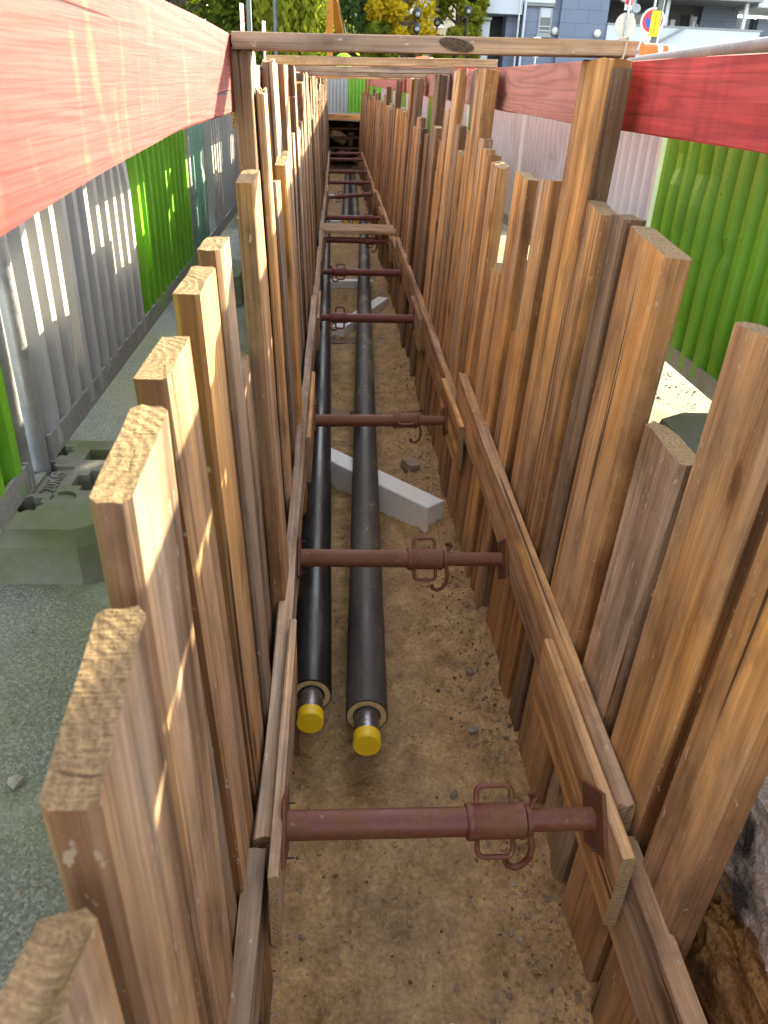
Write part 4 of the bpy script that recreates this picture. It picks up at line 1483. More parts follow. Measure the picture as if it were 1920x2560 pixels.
def tree(name, lab, x, y, r, h, mat, n, seed, droop=0.0, low=.6, leaf=.17):
    root = empty(name, (x, y, GZ))
    tag(root, lab, 'tree', 'far row of trees' if 'far row' in lab else 'trees beyond the trench')
    rd = random.Random(seed)
    mb = MB()
    mb.tube([(0, 0, -.1), (.05, .02, h * .25), (-.03, .05, h * .55), (.02, 0, h * .9)], [.16 * r / 2 + .04, .12 * r / 2 + .03, .08, .02], 10)
    cl = []
    for i in range(46):
        a = rd.uniform(0, 2 * PI)
        zc = low + (h - low) * rd.random()
        f = math.sin(PI * min(.98, max(.05, (zc - low) / (h - low) * .72 + .26))) ** .5
        rad = r * f * rd.uniform(.45, 1.0)
        c = Vector((rad * math.cos(a), rad * math.sin(a), zc))
        cl.append((c, r * rd.uniform(.22, .42)))
        z0 = max(.3, zc - rad * .7)
        mb.tube([(0, 0, min(z0, h * .8)), c * .55 + Vector((0, 0, z0 * .45)), c], [.05, .03, .012], 6)
    mb.build('trunk', BARK, root, smooth=True)
    lb = MB()
    vs_, fs = [], []
    for i in range(n):
        c, cr = cl[int(rd.random() * len(cl))]
        d = Vector((rd.gauss(0, 1), rd.gauss(0, 1), rd.gauss(0, 1)))
        d = d.normalized() * cr * rd.random() ** .4
        p = c + d
        if droop:
            p.z -= droop * rd.random() ** 2
        if p.z < .15: continue
        s = leaf * rd.uniform(.6, 1.3)
        u = Vector((rd.gauss(0, 1), rd.gauss(0, 1), rd.gauss(0, .6))).normalized()
        w = u.cross(Vector((rd.gauss(0, 1), rd.gauss(0, 1), rd.gauss(0, 1)))).normalized()
        if droop: u = Vector((u.x * .4, u.y * .4, -1)).normalized()
        w = (w - u * w.dot(u)).normalized()
        b = len(vs_)
        vs_ += [p - u * s * .6, p + w * s * .34, p + u * s * .6, p - w * s * .34]
        fs.append((b, b + 1, b + 2, b + 3))
    lb.add(vs_, fs)
    lb.build('crown', mat, root)
    return root


tree('broadleaf_tree', 'dark green tree at the upper left with low hanging leaves', -4.6, 26.5, 2.4, 7.0, LDARK, 17550, 1, low=.9)
tree('broadleaf_tree', 'dark green tree with yellow specks left of the drooping tree', -2.35, 28.5, 1.5, 6.8, LMID, 12150, 2, low=.8)
tree('weeping_tree', 'bright lime weeping tree left of the orange digger arm', -1.15, 25.5, .95, 6.5, LLIME, 10800, 3, droop=1.2, low=1.6)
tree('broadleaf_tree', 'deep green tree far back behind the left trees', -5.6, 34, 2.6, 8.5, LDARK, 10800, 4)
tree('broadleaf_tree', 'far dark tree filling the gap behind the lime weeping tree', -1.6, 37, 2.2, 8.0, LDARK, 10800, 5)
tree('weeping_tree', 'bluish green weeping tree right of the orange digger arm', .95, 34, 1.05, 7.0, LBLUE, 12150, 6, droop=1.0, low=1.2)
tree('round_tree', 'sunny yellow tree in the middle of the background', 2.45, 33, 1.25, 6.0, LYEL, 12825, 7, low=.8)
tree('shrub', 'low green shrub at the foot of the yellow tree', 1.55, 32.2, .8, 2.6, LMID, 3500, 8, low=.4)
tree('broadleaf_tree', 'yellow green tree beside the blue tiled building', 4.75, 35.5, 1.05, 7.5, LLIME, 11475, 9, low=.9)
tree('broadleaf_tree', 'small dark conifer against the blue tiled building', 5.45, 36.5, .6, 4.6, LDARK, 4000, 10, low=.4)

for i, (x, y, r, h, m) in enumerate(((-9.5, 40, 4.2, 12, LDARK), (-4.2, 44, 4.0, 12, LMID), (-14.5, 36, 4.5, 12, LMID), (-1.5, 49, 3.2, 12, LDARK), (-8, 52, 5, 13, LMID))):
    tree('broadleaf_tree', 'large tree in the far row behind the upper left trees', x, y, r, h, m, 9000, 40 + i, low=.5, leaf=.34)

# ------------------------------------------------------------------ background: buildings


def tile_mat():
    g = NT('blue_grey_facade_tiles')
    c = g.coord(rand=False)
    s = g.n('SeparateXYZ', {0: c})
    uv = g.n('CombineXYZ', {0: s.outputs[0], 1: s.outputs[2], 2: 0.0})
    b = g.n('TexBrick', {'Vector': uv, 'Scale': 1.0, 'Color1': (.15, .185, .265, 1), 'Color2': (.175, .21, .29, 1), 'Mortar': (.10, .125, .18, 1), 'Mortar Size': .012, 'Brick Width': .95, 'Row Height': .46})
    col = g.mix(.25, b.outputs[0], g.mix(1.0, b.outputs[0], g.ramp(g.noise(c, 1.5, 4, .6), [(.3, .7), (.7, 1.2)]), 'MULTIPLY'))
    return g.fin(col, .6)


TILE = tile_mat()
PALE = paint_mat('pale_blue_render', (.58, .63, .69), .7, 0, .06, .8, (.45, .48, .5), .2, 0)
BEIGE = paint_mat('beige_render', (.52, .45, .34), .8, 0, .08, .5, (.42, .36, .27), .3, 0)
SLAB = paint_mat('grey_concrete_slab', (.30, .32, .33), .8, 0, .15, 1, (.2, .2, .2), .3, 0)
FRM = paint_mat('window_frame_grey', (.33, .36, .37), .5, 0, .08, 2, (.25, .25, .25), .2, 0)
BRN = paint_mat('dark_taupe_wall', (.10, .10, .105), .8, 0, .15, 1, (.07, .07, .07), .3, 0)
GL = NT('window_glass')
GLASS = GL.fin((.05, .065, .075), .06, 0, .8)
LAMPW = paint_mat('opal_lamp_glass', (.72, .71, .62), .3, 0, .03, 3, (.6, .58, .5), .1, 0)

BY = 36.0
bl = empty('blue_building', (11, BY, GZ))
tag(bl, 'blue grey tiled building with a raised loggia at the upper right', 'building')


def bpart(name, mat, boxes, parent=None):
    mb = MB()
    for lo, hi in boxes:
        mb.box((lo[0] - 11, lo[1] - BY, lo[2] - GZ), (hi[0] - 11, hi[1] - BY, hi[2] - GZ))
    return mb.build(name, mat, parent or bl)


bpart('wall', TILE, [((6.95, BY + .9, GZ), (7.45, BY + 6, 2.75)), ((7.50, BY + .3, GZ), (8.70, BY + 6, 2.86)), ((8.95, BY, GZ), (10.85, BY + 6, 8))])
bpart('side_wall', TILE, [((8.70, BY + .302, GZ), (8.948, BY + 6, 8))])
bpart('recess', DARK, [((6.25, BY + 1.8, GZ), (6.95, BY + 6, 2.55))])
bpart('corner_pier', PALE, [((5.90, BY + .5, GZ), (6.22, BY + 6, 2.30))])
bpart('upper_wall', PALE, [((5.85, BY + .35, 2.56), (7.45, BY + 6, 8)), ((7.46, BY + .1, 2.97), (8.68, BY + 6, 8))])
bpart('string_course', SLAB, [((7.46, BY + .15, 2.865), (8.68, BY + .8, 2.965)), ((5.80, BY + .3, 2.32), (6.24, BY + .8, 2.42))])
bpart('down_pipe', PALE, [((7.47, BY + .06, GZ), (7.55, BY + .14, 8))])
w = bpart('window', FRM, [((8.13, BY + .24, 1.90), (8.20, BY + .32, 2.82)), ((8.60, BY + .24, 1.90), (8.67, BY + .32, 2.82)), ((8.20, BY + .24, 1.90), (8.60, BY + .32, 1.97)), ((8.10, BY + .20, 1.82), (8.70, BY + .34, 1.895))])
bpart('pane', GLASS, [((8.20, BY + .285, 1.97), (8.60, BY + .295, 2.55))], w)
bpart('roller_shutter', PALE, [((8.20, BY + .25, 2.50), (8.60, BY + .28, 2.82))], w)
bpart('guard_rail', PALE, [((8.18, BY + .215, 2.03), (8.62, BY + .235, 2.06)), ((8.18, BY + .215, 2.18), (8.62, BY + .235, 2.21))], w)
for cx, cz, cy in ((10.50, 2.02, BY - .06), (8.84, 2.05, BY + .22)):
    mb = MB()
    mb.lathe([(.02, -.05), (.10, -.045), (.145, -.01), (.15, .02), (.12, .07), (.06, .10), (0.001, .11)], 20, M=T(cx - 11, cy - BY, cz - GZ) @ Matrix.Rotation(PI / 2, 4, 'X'))
    mb.build('wall_lamp', LAMPW, bl, smooth=True)
# loggia
bpart('parapet', PALE, [((10.88, BY - .1, GZ), (17.2, BY + .12, 2.34))])
bpart('parapet_cap', SLAB, [((10.86, BY - .14, 2.345), (17.3, BY + .16, 2.40))])
bpart('gallery_floor', SLAB, [((10.88, BY + .13, 1.15), (19, BY + 2.6, 1.30))])
bpart('gallery_wall', BRN, [((10.88, BY + 2.62, GZ), (15.6, BY + 2.9, 8))])
bpart('gallery_end_wall', TILE, [((15.62, BY + 2.3, GZ), (17.2, BY + 2.9, 8))])
bpart('canopy', SLAB, [((10.88, BY - .16, 3.34), (17.0, BY + 2.6, 3.52))])
bpart('upper_facade', PALE, [((10.88, BY - .05, 3.525), (17.0, BY + 2.6, 8)), ((17.02, BY + .2, 3.2), (22, BY + 4, 8))])
for cx in (11.95, 13.35, 16.62):
    bpart('column', PALE, [((cx - .07, BY + .3, 1.3), (cx + .07, BY + .44, 3.33))])
w = bpart('window', FRM, [((12.55, BY + 2.55, 1.9), (12.62, BY + 2.61, 3.0)), ((13.85, BY + 2.55, 1.9), (13.95, BY + 2.61, 3.0)), ((12.62, BY + 2.55, 2.93), (13.85, BY + 2.61, 3.0)), ((12.62, BY + 2.55, 2.42), (13.85, BY + 2.61, 2.48)), ((13.2, BY + 2.56, 1.9), (13.27, BY + 2.6, 2.42))])
bpart('pane', GLASS, [((12.62, BY + 2.58, 1.9), (13.85, BY + 2.59, 2.93))], w)
d = bpart('door', FRM, [((15.22, BY + 2.45, 1.3), (15.30, BY + 2.61, 3.0)), ((15.72, BY + 2.45, 1.3), (15.80, BY + 2.6, 3.0)), ((15.30, BY + 2.5, 2.28), (15.72, BY + 2.55, 2.34))])
bpart('doorway', DARK, [((14.86, BY + 2.57, 1.3), (15.22, BY + 2.61, 3.0))], d)
bpart('pane', GLASS, [((15.30, BY + 2.52, 1.3), (15.72, BY + 2.53, 2.95))], d)
for cx, zc, hh, ww in ((14.22, 2.58, .46, .2), (14.52, 2.58, .46, .2), (15.42, 2.63, .36, .13), (15.61, 2.55, .26, .1)):
    yy = BY + (2.60 if cx < 15 else 2.50)
    bpart('notice', WHITE, [((cx - ww / 2, yy, zc - hh / 2), (cx + ww / 2, yy + .012, zc + hh / 2))])
bpart('side_glazing', GLASS, [((17.22, BY + 2.4, 1.3), (18.0, BY + 2.5, 3.0))])
bpart('far_wall', TILE, [((18.02, BY + 2.0, GZ), (22, BY + 4, 2.98))])
# sloping handrail in front of the pale wall
mb = MB()
mb.tube([(11.95 - 11, -.30, 1.45 - GZ), (12.35 - 11, -.30, 1.48 - GZ), (13.95 - 11, -.30, 2.34 - GZ)], .055, 8)
mb.build('ramp_handrail', SLAB, bl)
bpart('letter_box', BLACK, [((16.95, BY - .6, 1.35), (17.45, BY - .3, 1.78))])

be = empty('beige_building', (3, 58, GZ))
tag(be, 'sunlit beige apartment block behind the yellow tree', 'building')


def epart(name, mat, boxes, parent=None):
    mb = MB()
    for lo, hi in boxes:
        mb.box((lo[0] - 3, lo[1] - 58, lo[2] - GZ), (hi[0] - 3, hi[1] - 58, hi[2] - GZ))
    return mb.build(name, mat, parent or be)


epart('wall', BEIGE, [((-1.2, 58, 1.8), (9.5, 66, 16))])
epart('plinth', SLAB, [((-1.2, 57.9, GZ), (9.5, 57.99, 1.8))])
for cx, zc in ((2.2, 4.25), (6.2, 4.0), (4.2, 4.15), (-.3, 4.3)):
    w = epart('window', WHITE, [((cx - .62, 57.9, zc - .75), (cx - .50, 57.98, zc + .75)), ((cx + .50, 57.9, zc - .75), (cx + .62, 57.98, zc + .75)), ((cx - .5, 57.9, zc + .65), (cx + .5, 57.98, zc + .75)), ((cx - .7, 57.8, zc - .85), (cx + .7, 57.99, zc - .75))])
    epart('pane', GLASS if cx != 6.2 else SRED if False else GLASS, [((cx - .5, 57.95, zc - .75), (cx + .5, 57.97, zc + .65))], w)
bl2 = MB()
bl2.box((-2.2, -.4, 0), (-1.25, 6, 14), mi=0)
o = bl2.build('glass_annex', paint_mat('blue_cladding', (.22, .36, .50), .4, 0, .1, 1, (.2, .3, .4), .2, 0))
o.location = (.9, 60, GZ)
tag(o, 'pale blue clad block at the left end of the beige building', 'building')
# dark boundary fence across the back
mb = MB()
for i in range(30):
    x = -14 + i * .75
    mb.box((x, 43, GZ), (x + .73, 43.05, GZ + 1.75 + .03 * (i % 3)))
tag(mb.build('boundary_fence', paint_mat('dark_violet_fence', (.045, .04, .06), .7, 0, .2, 3, (.07, .06, .06), .3, 0)), 'dark boundary fence under the trees at the back', 'fence')

# ------------------------------------------------------------------ background: digger
ex = empty('excavator', (0.3, 29.6, GZ))
tag(ex, 'orange yellow excavator whose folded arm rises behind the beams', 'excavator')


def link(mb, P, Q, w, h0, h1):
    P, Q = Vector(P), Vector(Q)
    M = frame(P, Q - P, (1, 0, 0))
    L = (Q - P).length
    mb.add([(-w, -h0, 0), (w, -h0, 0), (w, h0, 0), (-w, h0, 0), (-w, -h1 * 1.5, L * .45), (w, -h1 * 1.5, L * .45), (w, h1 * 1.5, L * .45), (-w, h1 * 1.5, L * .45), (-w * .8, -h1, L), (w * .8, -h1, L), (w * .8, h1, L), (-w * .8, h1, L)],
           [(3, 2, 1, 0), (0, 1, 5, 4), (1, 2, 6, 5), (2, 3, 7, 6), (3, 0, 4, 7), (4, 5, 9, 8), (5, 6, 10, 9), (6, 7, 11, 10), (7, 4, 8, 11), (8, 9, 10, 11)], M=M)


mb = MB(); link(mb, (-.02, -1.2, 1.55), (-.46, -2.4, 3.35), .115, .12, .17); mb.build('boom', EXCA, ex)
mb = MB(); link(mb, (-.50, -2.55, 3.45), (-.47, -4.0, 1.35), .105, .14, .12); mb.build('stick', EXCA, ex)
mb = MB(); mb.tube([(.12, -1.3, 1.75), (-.28, -2.2, 2.9)], .04, 10); mb.build('hydraulic_ram', STEEL, ex, smooth=True)
mb = MB()
mb.prism([(-4.35, .55), (-3.75, .55), (-3.7, 1.0), (-3.9, 1.35), (-4.15, 1.3), (-4.4, .9)], -.35, .35, M=Matrix(((0, 0, 1, -.47), (1, 0, 0, 0), (0, 1, 0, 0), (0, 0, 0, 1))))
mb.build('bucket', BLACK, ex)
mb = MB(); mb.box((-.8, -.9, .65), (.8, 1.1, 1.45), bev=.08); mb.build('body', EXCA, ex)
for s in (-1, 1):
    mb = MB()
    mb.prism([(-1.2, .25), (-1.05, .05), (1.05, .05), (1.2, .25), (1.05, .55), (-1.05, .55)], s * .62 - .18, s * .62 + .18, M=Matrix(((0, 0, 1, 0), (1, 0, 0, 0), (0, 1, 0, 0), (0, 0, 0, 1))))
    mb.build('track', BLACK, ex)


# ------------------------------------------------------------------ background: lamps, poles, signs
def pole(name, lab, x, y, r, h, mat, cat, group=None, lean=0.0):
    mb = MB()
    mb.tube([(0, 0, 0), (lean * h, 0, h)], [r, r * .8], 12)
    mb.lathe([(r * 1.8, 0), (r * 1.8, .12), (r * 1.1, .2)], 12)
    o = mb.build(name, mat, smooth=35)
    o.location = (x, y, GZ)
    return tag(o, lab, cat, group)


def globe_lamp(x, y, zl, two, lab):
    root = empty('street_lamp', (x, y, GZ))
    tag(root, lab, 'street lamp', 'black street lamps')
    mb = MB()
    h = zl - GZ
    mb.tube([(0, 0, 0), (0, 0, h)], [.055, .035], 10)
    mb.lathe([(.11, 0), (.11, .25), (.06, .4)], 12)
    mb.build('pole', BLACK, root, smooth=35)
    for k in range(2 if two else 1):
        z = h + k * .42
        mb = MB()
        mb.lathe([(.03, z - .16), (.10, z - .10), (.14, z), (.14, z + .06), (.11, z + .14), (.03, z + .19)], 14)
        mb.build('lamp_head', BLACK, root, smooth=40)
        mb = MB()
        mb.lathe([(.005, z - .09), (.075, z - .06), (.085, z), (.06, z + .05), (.005, z + .07)], 12, M=T(0, -.08, 0))
        mb.build('globe', FRM, root, smooth=True)


globe_lamp(-1.32, 27.5, 1.70, True, 'black lamp with two heads in front of the left trees')
globe_lamp(2.72, 30.5, 1.60, True, 'black lamp in front of the yellow tree')
globe_lamp(3.95, 35.5, 2.10, True, 'black lamp between the yellow tree and the blue building')
globe_lamp(4.85, 33.5, 2.38, False, 'tall black lamp in front of the yellow green tree')
pole('grey_pole', 'grey pole rising behind the left red guard board', -2.25, 12.0, .055, 5.5, POLE, 'pole', 'grey poles at the upper left', -.004)
pole('grey_pole', 'slim grey pole above the left end of the nearest beam', -1.98, 21.0, .06, 6, POLE, 'pole', 'grey poles at the upper left')
pole('grey_pole', 'second slim grey pole, before the dark tree', -1.62, 24.5, .06, 6, POLE, 'pole', 'grey poles at the upper left')
pole('grey_pole', 'thin pale pole before the blue tiled wall', 5.55, 27.5, .028, 6, GALV, 'pole', None)


def sign_post(name, lab, x, y, base_h, group=None):
    root = empty(name, (x, y, GZ))
    tag(root, lab, 'road sign', group)
    return root


def disc(mb, r0, r1, z, n=32, t=.012, M=None, mi=0):
    if r0 <= 0:
        mb.lathe([(r1, z), (r1, z + t)], n, mi, M)
    else:
        vs_, fs = [], []
        for k in range(n):
            a = 2 * PI * k / n
            for r in (r0, r1):
                for zz in (z, z + t):
                    vs_.append((r * math.cos(a), r * math.sin(a), zz))
        for k in range(n):
            q = (k + 1) % n
            fs += [(k * 4 + 1, k * 4 + 3, q * 4 + 3, q * 4 + 1), (k * 4 + 2, k * 4, q * 4, q * 4 + 2), (k * 4 + 3, k * 4 + 2, q * 4 + 2, q * 4 + 3), (k * 4, k * 4 + 1, q * 4 + 1, q * 4)]
        mb.add(vs_, fs, mi, M)


# no parking sign: faces the camera and a little to the left
s = sign_post('no_parking_sign', 'round no parking sign behind a green pole with yellow notice', 8.80, 25.0, 2.6)
F = T(0, -.06, 1.76 - GZ) @ Matrix.Rotation(R(-14), 4, 'Z') @ Matrix.Rotation(PI / 2, 4, 'X')
mb = MB(); disc(mb, .275, .325, 0, M=F); mb.build('rim', WHITE, s, smooth=30)
mb = MB(); disc(mb, .195, .275, .0, M=F); mb.build('red_ring', SRED, s, smooth=30)
mb = MB(); disc(mb, 0, .195, -.001, M=F); mb.build('blue_field', SBLUE, s, smooth=30)
mb = MB(); mb.box((-.195, -.035, .012), (.195, .035, .016), M=F @ Matrix.Rotation(R(-45), 4, 'Z')); mb.build('red_bar', SRED, s)
mb = MB(); mb.box((-.25, -.62, 0), (.25, -.40, .01), M=F, bev=.004); pl_ = mb.build('plate', WHITE, s)
me = text_mesh('SAUF', .13, .002); me.materials.append(BLACK)
t = bpy.data.objects.new('plate_text', me); COL.objects.link(t); t.parent = pl_
t.matrix_local = F @ T(-.07, -.51, .0125)
mb = MB(); mb.box((.10, -.60, .0105), (.22, -.42, .013), M=F); q_ = mb.build('blue_square', SBLUE, pl_)
mb = MB(); mb.tube([(0, .10, 0), (0, .0, 0)], .01, 6, M=F @ T(.15, -.53, .017)); mb.tube([(0, .04, 0), (.05, .02, 0), (.05, -.03, 0)], .008, 6, M=F @ T(.15, -.53, .017)); mb.build('wheelchair_symbol', WHITE, pl_)
mb = MB(); mb.tube([(0, 0, 0), (0, 0, 3.2)], .03, 10); mb.build('sign_pole', GALV, s, smooth=35)
# the thick green pole in front of it
s = empty('green_pole', (8.20, 23.0, GZ))
tag(s, 'leaning dark green pole with a yellow notice, before the no parking sign', 'pole')
mb = MB(); mb.tube([(-.03, 0, 0), (.17, 0, 6)], [.085, .075], 14); mb.build('pole', POLE, s, smooth=35)
mb = MB(); mb.lathe([(.0875, 0), (.087, 1.2), (.0865, 1.95)], 16, M=T(-.015, 0, .0)); mb.build('white_sleeve', WHITE, s, smooth=35)
mb = MB(); mb.box((-.16, -.101, 2.16), (.07, -.090, 2.72)); y_ = mb.build('yellow_notice', SYEL, s)
mb = MB()
for k in range(9):
    a = 2.24 + k * .05
    mb.box((-.075 + .01 * (k % 3), -.1035, a), (-.04 + .012 * ((k * 2) % 3), -.1015, a + .022))
mb.build('print', BLACK, y_)
# back of a round sign with a little parking plate on top
s = sign_post('sign_back', 'cream back of a round road sign with a small red and white plate', 8.05, 25.0, 2.6)
F = T(0, -.05, 1.62 - GZ) @ Matrix.Rotation(R(8), 4, 'Z') @ Matrix.Rotation(PI / 2, 4, 'X')
mb = MB(); disc(mb, 0, .31, 0, M=F); mb.build('disc', CREAM, s, smooth=30)
mb = MB(); mb.box((-.20, -.57, 0), (.20, -.36, .012), M=F, bev=.005); mb.build('plate', CREAM, s)
mb = MB(); mb.tube([(0, -.11, 0), (0, -.11, 3.25)], .028, 10); mb.build('sign_pole', GALV, s, smooth=35)
mb = MB(); mb.box((-.11, .36, 0), (.11, .66, .012), M=F, bev=.005); q_ = mb.build('small_plate', WHITE, s)
mb = MB(); mb.add([(-.105, .50, .0135), (.105, .47, .0135), (.105, .655, .0135), (-.105, .655, .0135)], [(0, 1, 2, 3)], M=F); mb.build('red_half', SRED, q_)
mb = MB(); disc(mb, 0, .03, .0125, 12, .003, M=F @ T(0, .41, 0)); mb.build('emblem', POLE, q_)
# red edge of a round sign peeping over the beam
s = sign_post('round_sign', 'red rimmed round sign just showing above the nearest beam', 5.85, 26.0, 2)
F = T(0, -.05, 1.05 - GZ) @ Matrix.Rotation(PI / 2, 4, 'X')
mb = MB(); disc(mb, .22, .26, 0, M=F); mb.build('rim', WHITE, s, smooth=30)
mb = MB(); disc(mb, 0, .22, -.001, M=F); mb.build('red_face', SRED, s, smooth=30)
mb = MB(); mb.tube([(0, 0, 0), (0, 0, 2.0)], .028, 10); mb.build('sign_pole', GALV, s, smooth=35)
# red and white striped plates seen nearly edge on at the upper left
for i, (x, y, zc, hh, lab) in enumerate(((-1.84, 18.0, .95, .27, 'narrow red and white striped plate seen nearly edge on'), (-1.50, 19.0, .78, .22, 'small red and white plate seen edge on behind the left beam end'))):
    s = sign_post('striped_plate', lab, x, y, 1, 'striped plates at the upper left')
    F = T(0, -.03, zc - GZ) @ Matrix.Rotation(R(74), 4, 'Z') @ Matrix.Rotation(PI / 2, 4, 'X')
    mb = MB(); mb.box((-.09, -hh, 0), (.09, hh, .01), M=F, bev=.003); mb.build('plate', WHITE, s)
    mb = MB()
    for k in range(3):
        z = -hh + .02 + k * hh * .60
        mb.add([(-.09, z, .0115), (.09, z + .05, .0115), (.09, z + .13, .0115), (-.09, z + .08, .0115)], [(0, 1, 2, 3)], M=F)
        mb.add([(-.09, z, -.0015), (.09, z + .05, -.0015), (.09, z + .13, -.0015), (-.09, z + .08, -.0015)], [(3, 2, 1, 0)], M=F)
    mb.build('red_stripes', SRED, s)
    mb = MB(); mb.tube([(0, 0, 0), (0, 0, zc - GZ + hh)], .022, 8); mb.build('sign_pole', GALV, s)
# small twin floodlight pole by the loggia
s = empty('floodlight_pole', (8.55, 26.5, GZ))
tag(s, 'thin dark pole with two bluish floodlights before the loggia', 'floodlight')
mb = MB(); mb.tube([(-.1, 0, 0), (.12, 0, 3.5)], .03, 10); mb.build('pole', BLACK, s, smooth=35)
for dx, dz in ((-.18, 3.28), (.22, 3.02)):
    mb = MB(); mb.lathe([(.03, -.1), (.10, -.06), (.13, .05), (.12, .06), (.02, .0)], 14, M=T(dx, -.05, dz) @ Matrix.Rotation(R(70), 4, 'X')); mb.build('lamp_head', FRM, s, smooth=40)

# ------------------------------------------------------------------ cone on pallets, drum, worker
pa = empty('pallet_stack', (3.35, 8.6, GZ))
tag(pa, 'stack of wooden pallets beyond the right hoarding, under the cone', 'pallets')
mb = MB()
for k in range(7):
    z = k * .160
    for j in range(5):
        mb.box((-.5, -.6 + j * .26, z + .122), (.5, -.6 + j * .26 + .14, z + .144))
    for j in (-.45, 0, .45):
        mb.box((j - .05, -.6, z), (j + .05, .6, z + .02))
        for q in (-.53, 0, .53):
            mb.box((j - .05, q - .07, z + .0205), (j + .05, q + .07, z + .1215))
mb.build('pallets', BRK, pa)
co = empty('traffic_cone', (2.86, 8.2, GZ + 1.12 + .088))
co.scale = (.62, .62, .62)
tag(co, 'orange and white traffic cone lying on its side above the right guard board', 'traffic cone')
Mc = Matrix.Rotation(PI / 2 - .16, 4, 'Y')
mb = MB(); mb.lathe([(.145, -.02), (.125, .03), (.105, .14), (.092, .19)], 26, M=Mc); mb.build('cone_base', ORANGE, co, smooth=35)
mb = MB(); mb.lathe([(.093, .19), (.076, .27)], 26, M=Mc); mb.build('white_band', WHITE, co, smooth=35)
mb = MB(); mb.lathe([(.076, .27), (.055, .36)], 26, M=Mc); mb.build('upper_cone', ORANGE, co, smooth=35)
mb = MB(); mb.lathe([(.056, .36), (.03, .47), (.022, .50)], 26, M=Mc); mb.build('white_tip', WHITE, co, smooth=35)
dr = empty('traffic_drum', (1.62, 16.3, GZ))
tag(dr, 'orange traffic drum with white bands seen between the first two beams', 'traffic drum')
for k, (z0, z1, m) in enumerate(((0, .28, ORANGE), (.28, .44, WHITE), (.44, .72, ORANGE), (.72, .88, WHITE), (.88, 1.27, ORANGE))):
    mb = MB()
    r0, r1 = .27 - .07 * z0, .27 - .07 * z1
    mb.lathe([(r0, z0), (r1, z1)] + ([(r1 * .85, z1 + .03), (.05, z1 + .04)] if k == 4 else []), 24)
    mb.build('band' if m is WHITE else 'drum_ring', m, dr, smooth=35)
rb = empty('red_barrier', (2.55, 16.5, GZ))
tag(rb, 'red plastic barrier just showing over the right guard boards', 'barrier')
mb = MB(); mb.prism([(-.25, 0), (.25, 0), (.25, .12), (.09, .45), (.07, 1.18), (-.07, 1.18), (-.09, .45), (-.25, .12)], -.5, .5, M=Matrix(((0, 0, 1, 0), (1, 0, 0, 0), (0, 1, 0, 0), (0, 0, 0, 1)))); mb.build('barrier_body', SRED, rb)
for q in (-.3, .3):
    mb = MB(); mb.box((q - .06, -.085, .85), (q + .06, .085, 1.0)); mb.build('slot', DARK, rb)


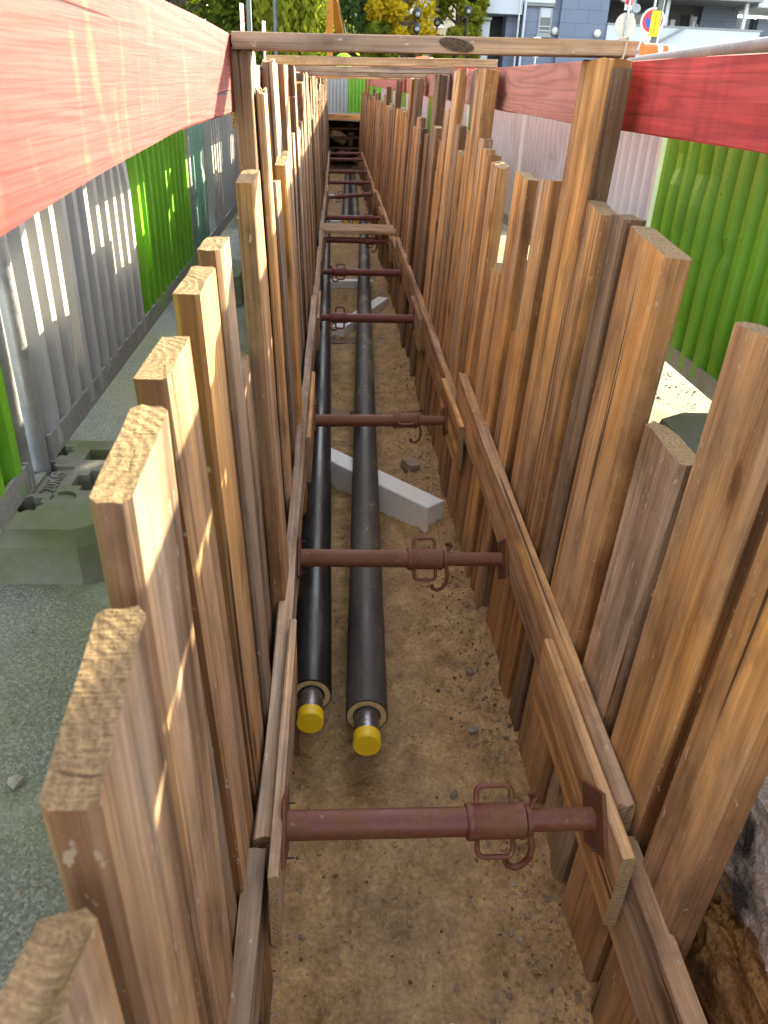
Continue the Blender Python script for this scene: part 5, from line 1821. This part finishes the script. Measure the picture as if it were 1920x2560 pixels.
def worker(x, y, rz, lab):
    SKIN = paint_mat('skin', (.50, .29, .20), .6, 0, .08, 8, (.4, .2, .15), .1, 0)
    me = bpy.data.meshes.new('person')
    V, E, RD = [], [], []

    def add(p, r, par=None):
        V.append(p); RD.append(r)
        if par is not None: E.append((par, len(V) - 1))
        return len(V) - 1
    pel = add((0, 0, .95), .135)
    wa = add((0, .01, 1.10), .125, pel)
    ch = add((0, .01, 1.30), .15, wa)
    nb = add((0, .015, 1.46), .075, ch)
    nk = add((0, .0, 1.53), .055, nb)
    hd = add((0, -.015, 1.62), .088, nk)
    tp = add((0, -.01, 1.72), .078, hd)
    for s in (-1, 1):
        hp = add((s * .10, 0, .88), .10, pel)
        kn = add((s * .11, -.02, .50), .068, hp)
        an = add((s * .12, .02, .09), .048, kn)
        add((s * .125, -.14, .04), .040, an)
        sh = add((s * .19, .01, 1.42), .07, ch)
        el = add((s * .25, .03, 1.14), .048, sh)
        wr = add((s * .24, -.10, .92), .032, el)
        pm = add((s * .235, -.14, .86), .034, wr)
        for f in range(4):
            k = add((s * (.215 + .014 * f), -.165 - .004 * f, .815), .0095, pm)
            add((s * (.215 + .014 * f), -.165, .785 + .004 * f), .008, k)
        k = add((s * .200, -.145, .845), .010, pm)
        add((s * .193, -.158, .815), .009, k)
    me.from_pydata(V, E, [])
    o = bpy.data.objects.new('person', me)
    COL.objects.link(o)
    md = o.modifiers.new('skin', 'SKIN')
    lay = me.skin_vertices[0] if len(me.skin_vertices) else None
    if lay is None:
        bm_ = None
        import bmesh
        b = bmesh.new(); b.from_mesh(me); b.verts.layers.skin.verify(); b.to_mesh(me); b.free()
        lay = me.skin_vertices[0]
    for i, r in enumerate(RD):
        lay.data[i].radius = (r, r * .8 if r > .11 else r)
        lay.data[i].use_root = (i == 0)
    o.modifiers.new('sub', 'SUBSURF').levels = 1
    dg = bpy.context.evaluated_depsgraph_get()
    m2 = bpy.data.meshes.new_from_object(o.evaluated_get(dg))
    bpy.data.objects.remove(o)
    bpy.data.meshes.remove(me)
    m2.materials.clear()
    m2.materials.append(SKIN)
    NAVY = paint_mat('navy_workwear', (.03, .035, .06), .85, 0, .15, 8, (.05, .05, .06), .2, 0)
    m2.materials.append(NAVY)
    for p in m2.polygons:
        p.material_index = 0 if (p.center.z > 1.49 or (p.center.z < .93 and abs(p.center.x) > .185)) else 1
        p.use_smooth = True
    o = bpy.data.objects.new('person', m2)
    COL.objects.link(o)
    o.location = (x, y, GZ)
    o.rotation_euler = (0, 0, rz)
    tag(o, lab, 'person')
    HV = paint_mat('hi_vis_yellow_green', (.42, .75, .02), .7, 0, .08, 8, (.35, .6, .05), .1, 0)
    mb = MB()
    n = 28
    rings = [(.195, .155, .92, 0), (.185, .15, 1.05, 0), (.205, .16, 1.2, .005), (.225, .165, 1.34, .01), (.20, .14, 1.43, .012), (.10, .10, 1.49, .012)]
    vs_, fs = [], []
    for (a, b, z, cy) in rings:
        for k in range(n):
            t_ = 2 * PI * k / n
            vs_.append((a * math.cos(t_), cy + b * math.sin(t_), z))
    for i in range(len(rings) - 1):
        for k in range(n):
            k2 = (k + 1) % n
            fs.append((i * n + k, i * n + k2, (i + 1) * n + k2, (i + 1) * n + k))
    mb.add(vs_, fs)
    mb.build('vest', HV, o, smooth=True)
    mb = MB()
    mb.tube([(-.15, -.13, 1.44), (-.08, -.168, 1.34), (.02, -.176, 1.22), (.10, -.165, 1.10)], .012, 6)
    mb.build('strap', BLACK, o, smooth=True)
    mb = MB()
    mb.lathe([(.118, 1.66), (.112, 1.68), (.108, 1.73), (.085, 1.785), (.04, 1.81), (.001, 1.815)], 22, M=T(0, -.012, 0))
    mb.prism([(-.08, -.10), (.08, -.10), (.06, -.16), (-.06, -.16)], 1.66, 1.67)
    mb.build('helmet', WHITE, o, smooth=40)
    mb = MB()
    mb.tube([(0, -.098, 1.64), (0, -.118, 1.605), (0, -.10, 1.598)], [.008, .013, .008], 8)
    for s in (-1, 1):
        mb.lathe([(.001, -.012), (.016, -.006), (.018, .004), (.001, .012)], 8, M=T(s * .093, .0, 1.62) @ Matrix.Rotation(PI / 2, 4, 'Y'))
    mb.build('nose_and_ears', SKIN, o, smooth=True)
    mb = MB()
    for s in (-1, 1):
        mb.lathe([(.001, -.006), (.010, 0), (.001, .006)], 8, M=T(s * .033, -.092, 1.638) @ Matrix.Rotation(PI / 2, 4, 'X'))
    mb.box((-.022, -.098, 1.568), (.022, -.090, 1.576))
    mb.build('eyes_and_mouth', DARK, o)
    return o


worker(.21, 23.6, R(10), 'worker in a bright yellow green vest beyond the far hoarding')

bpy.context.view_layer.update()
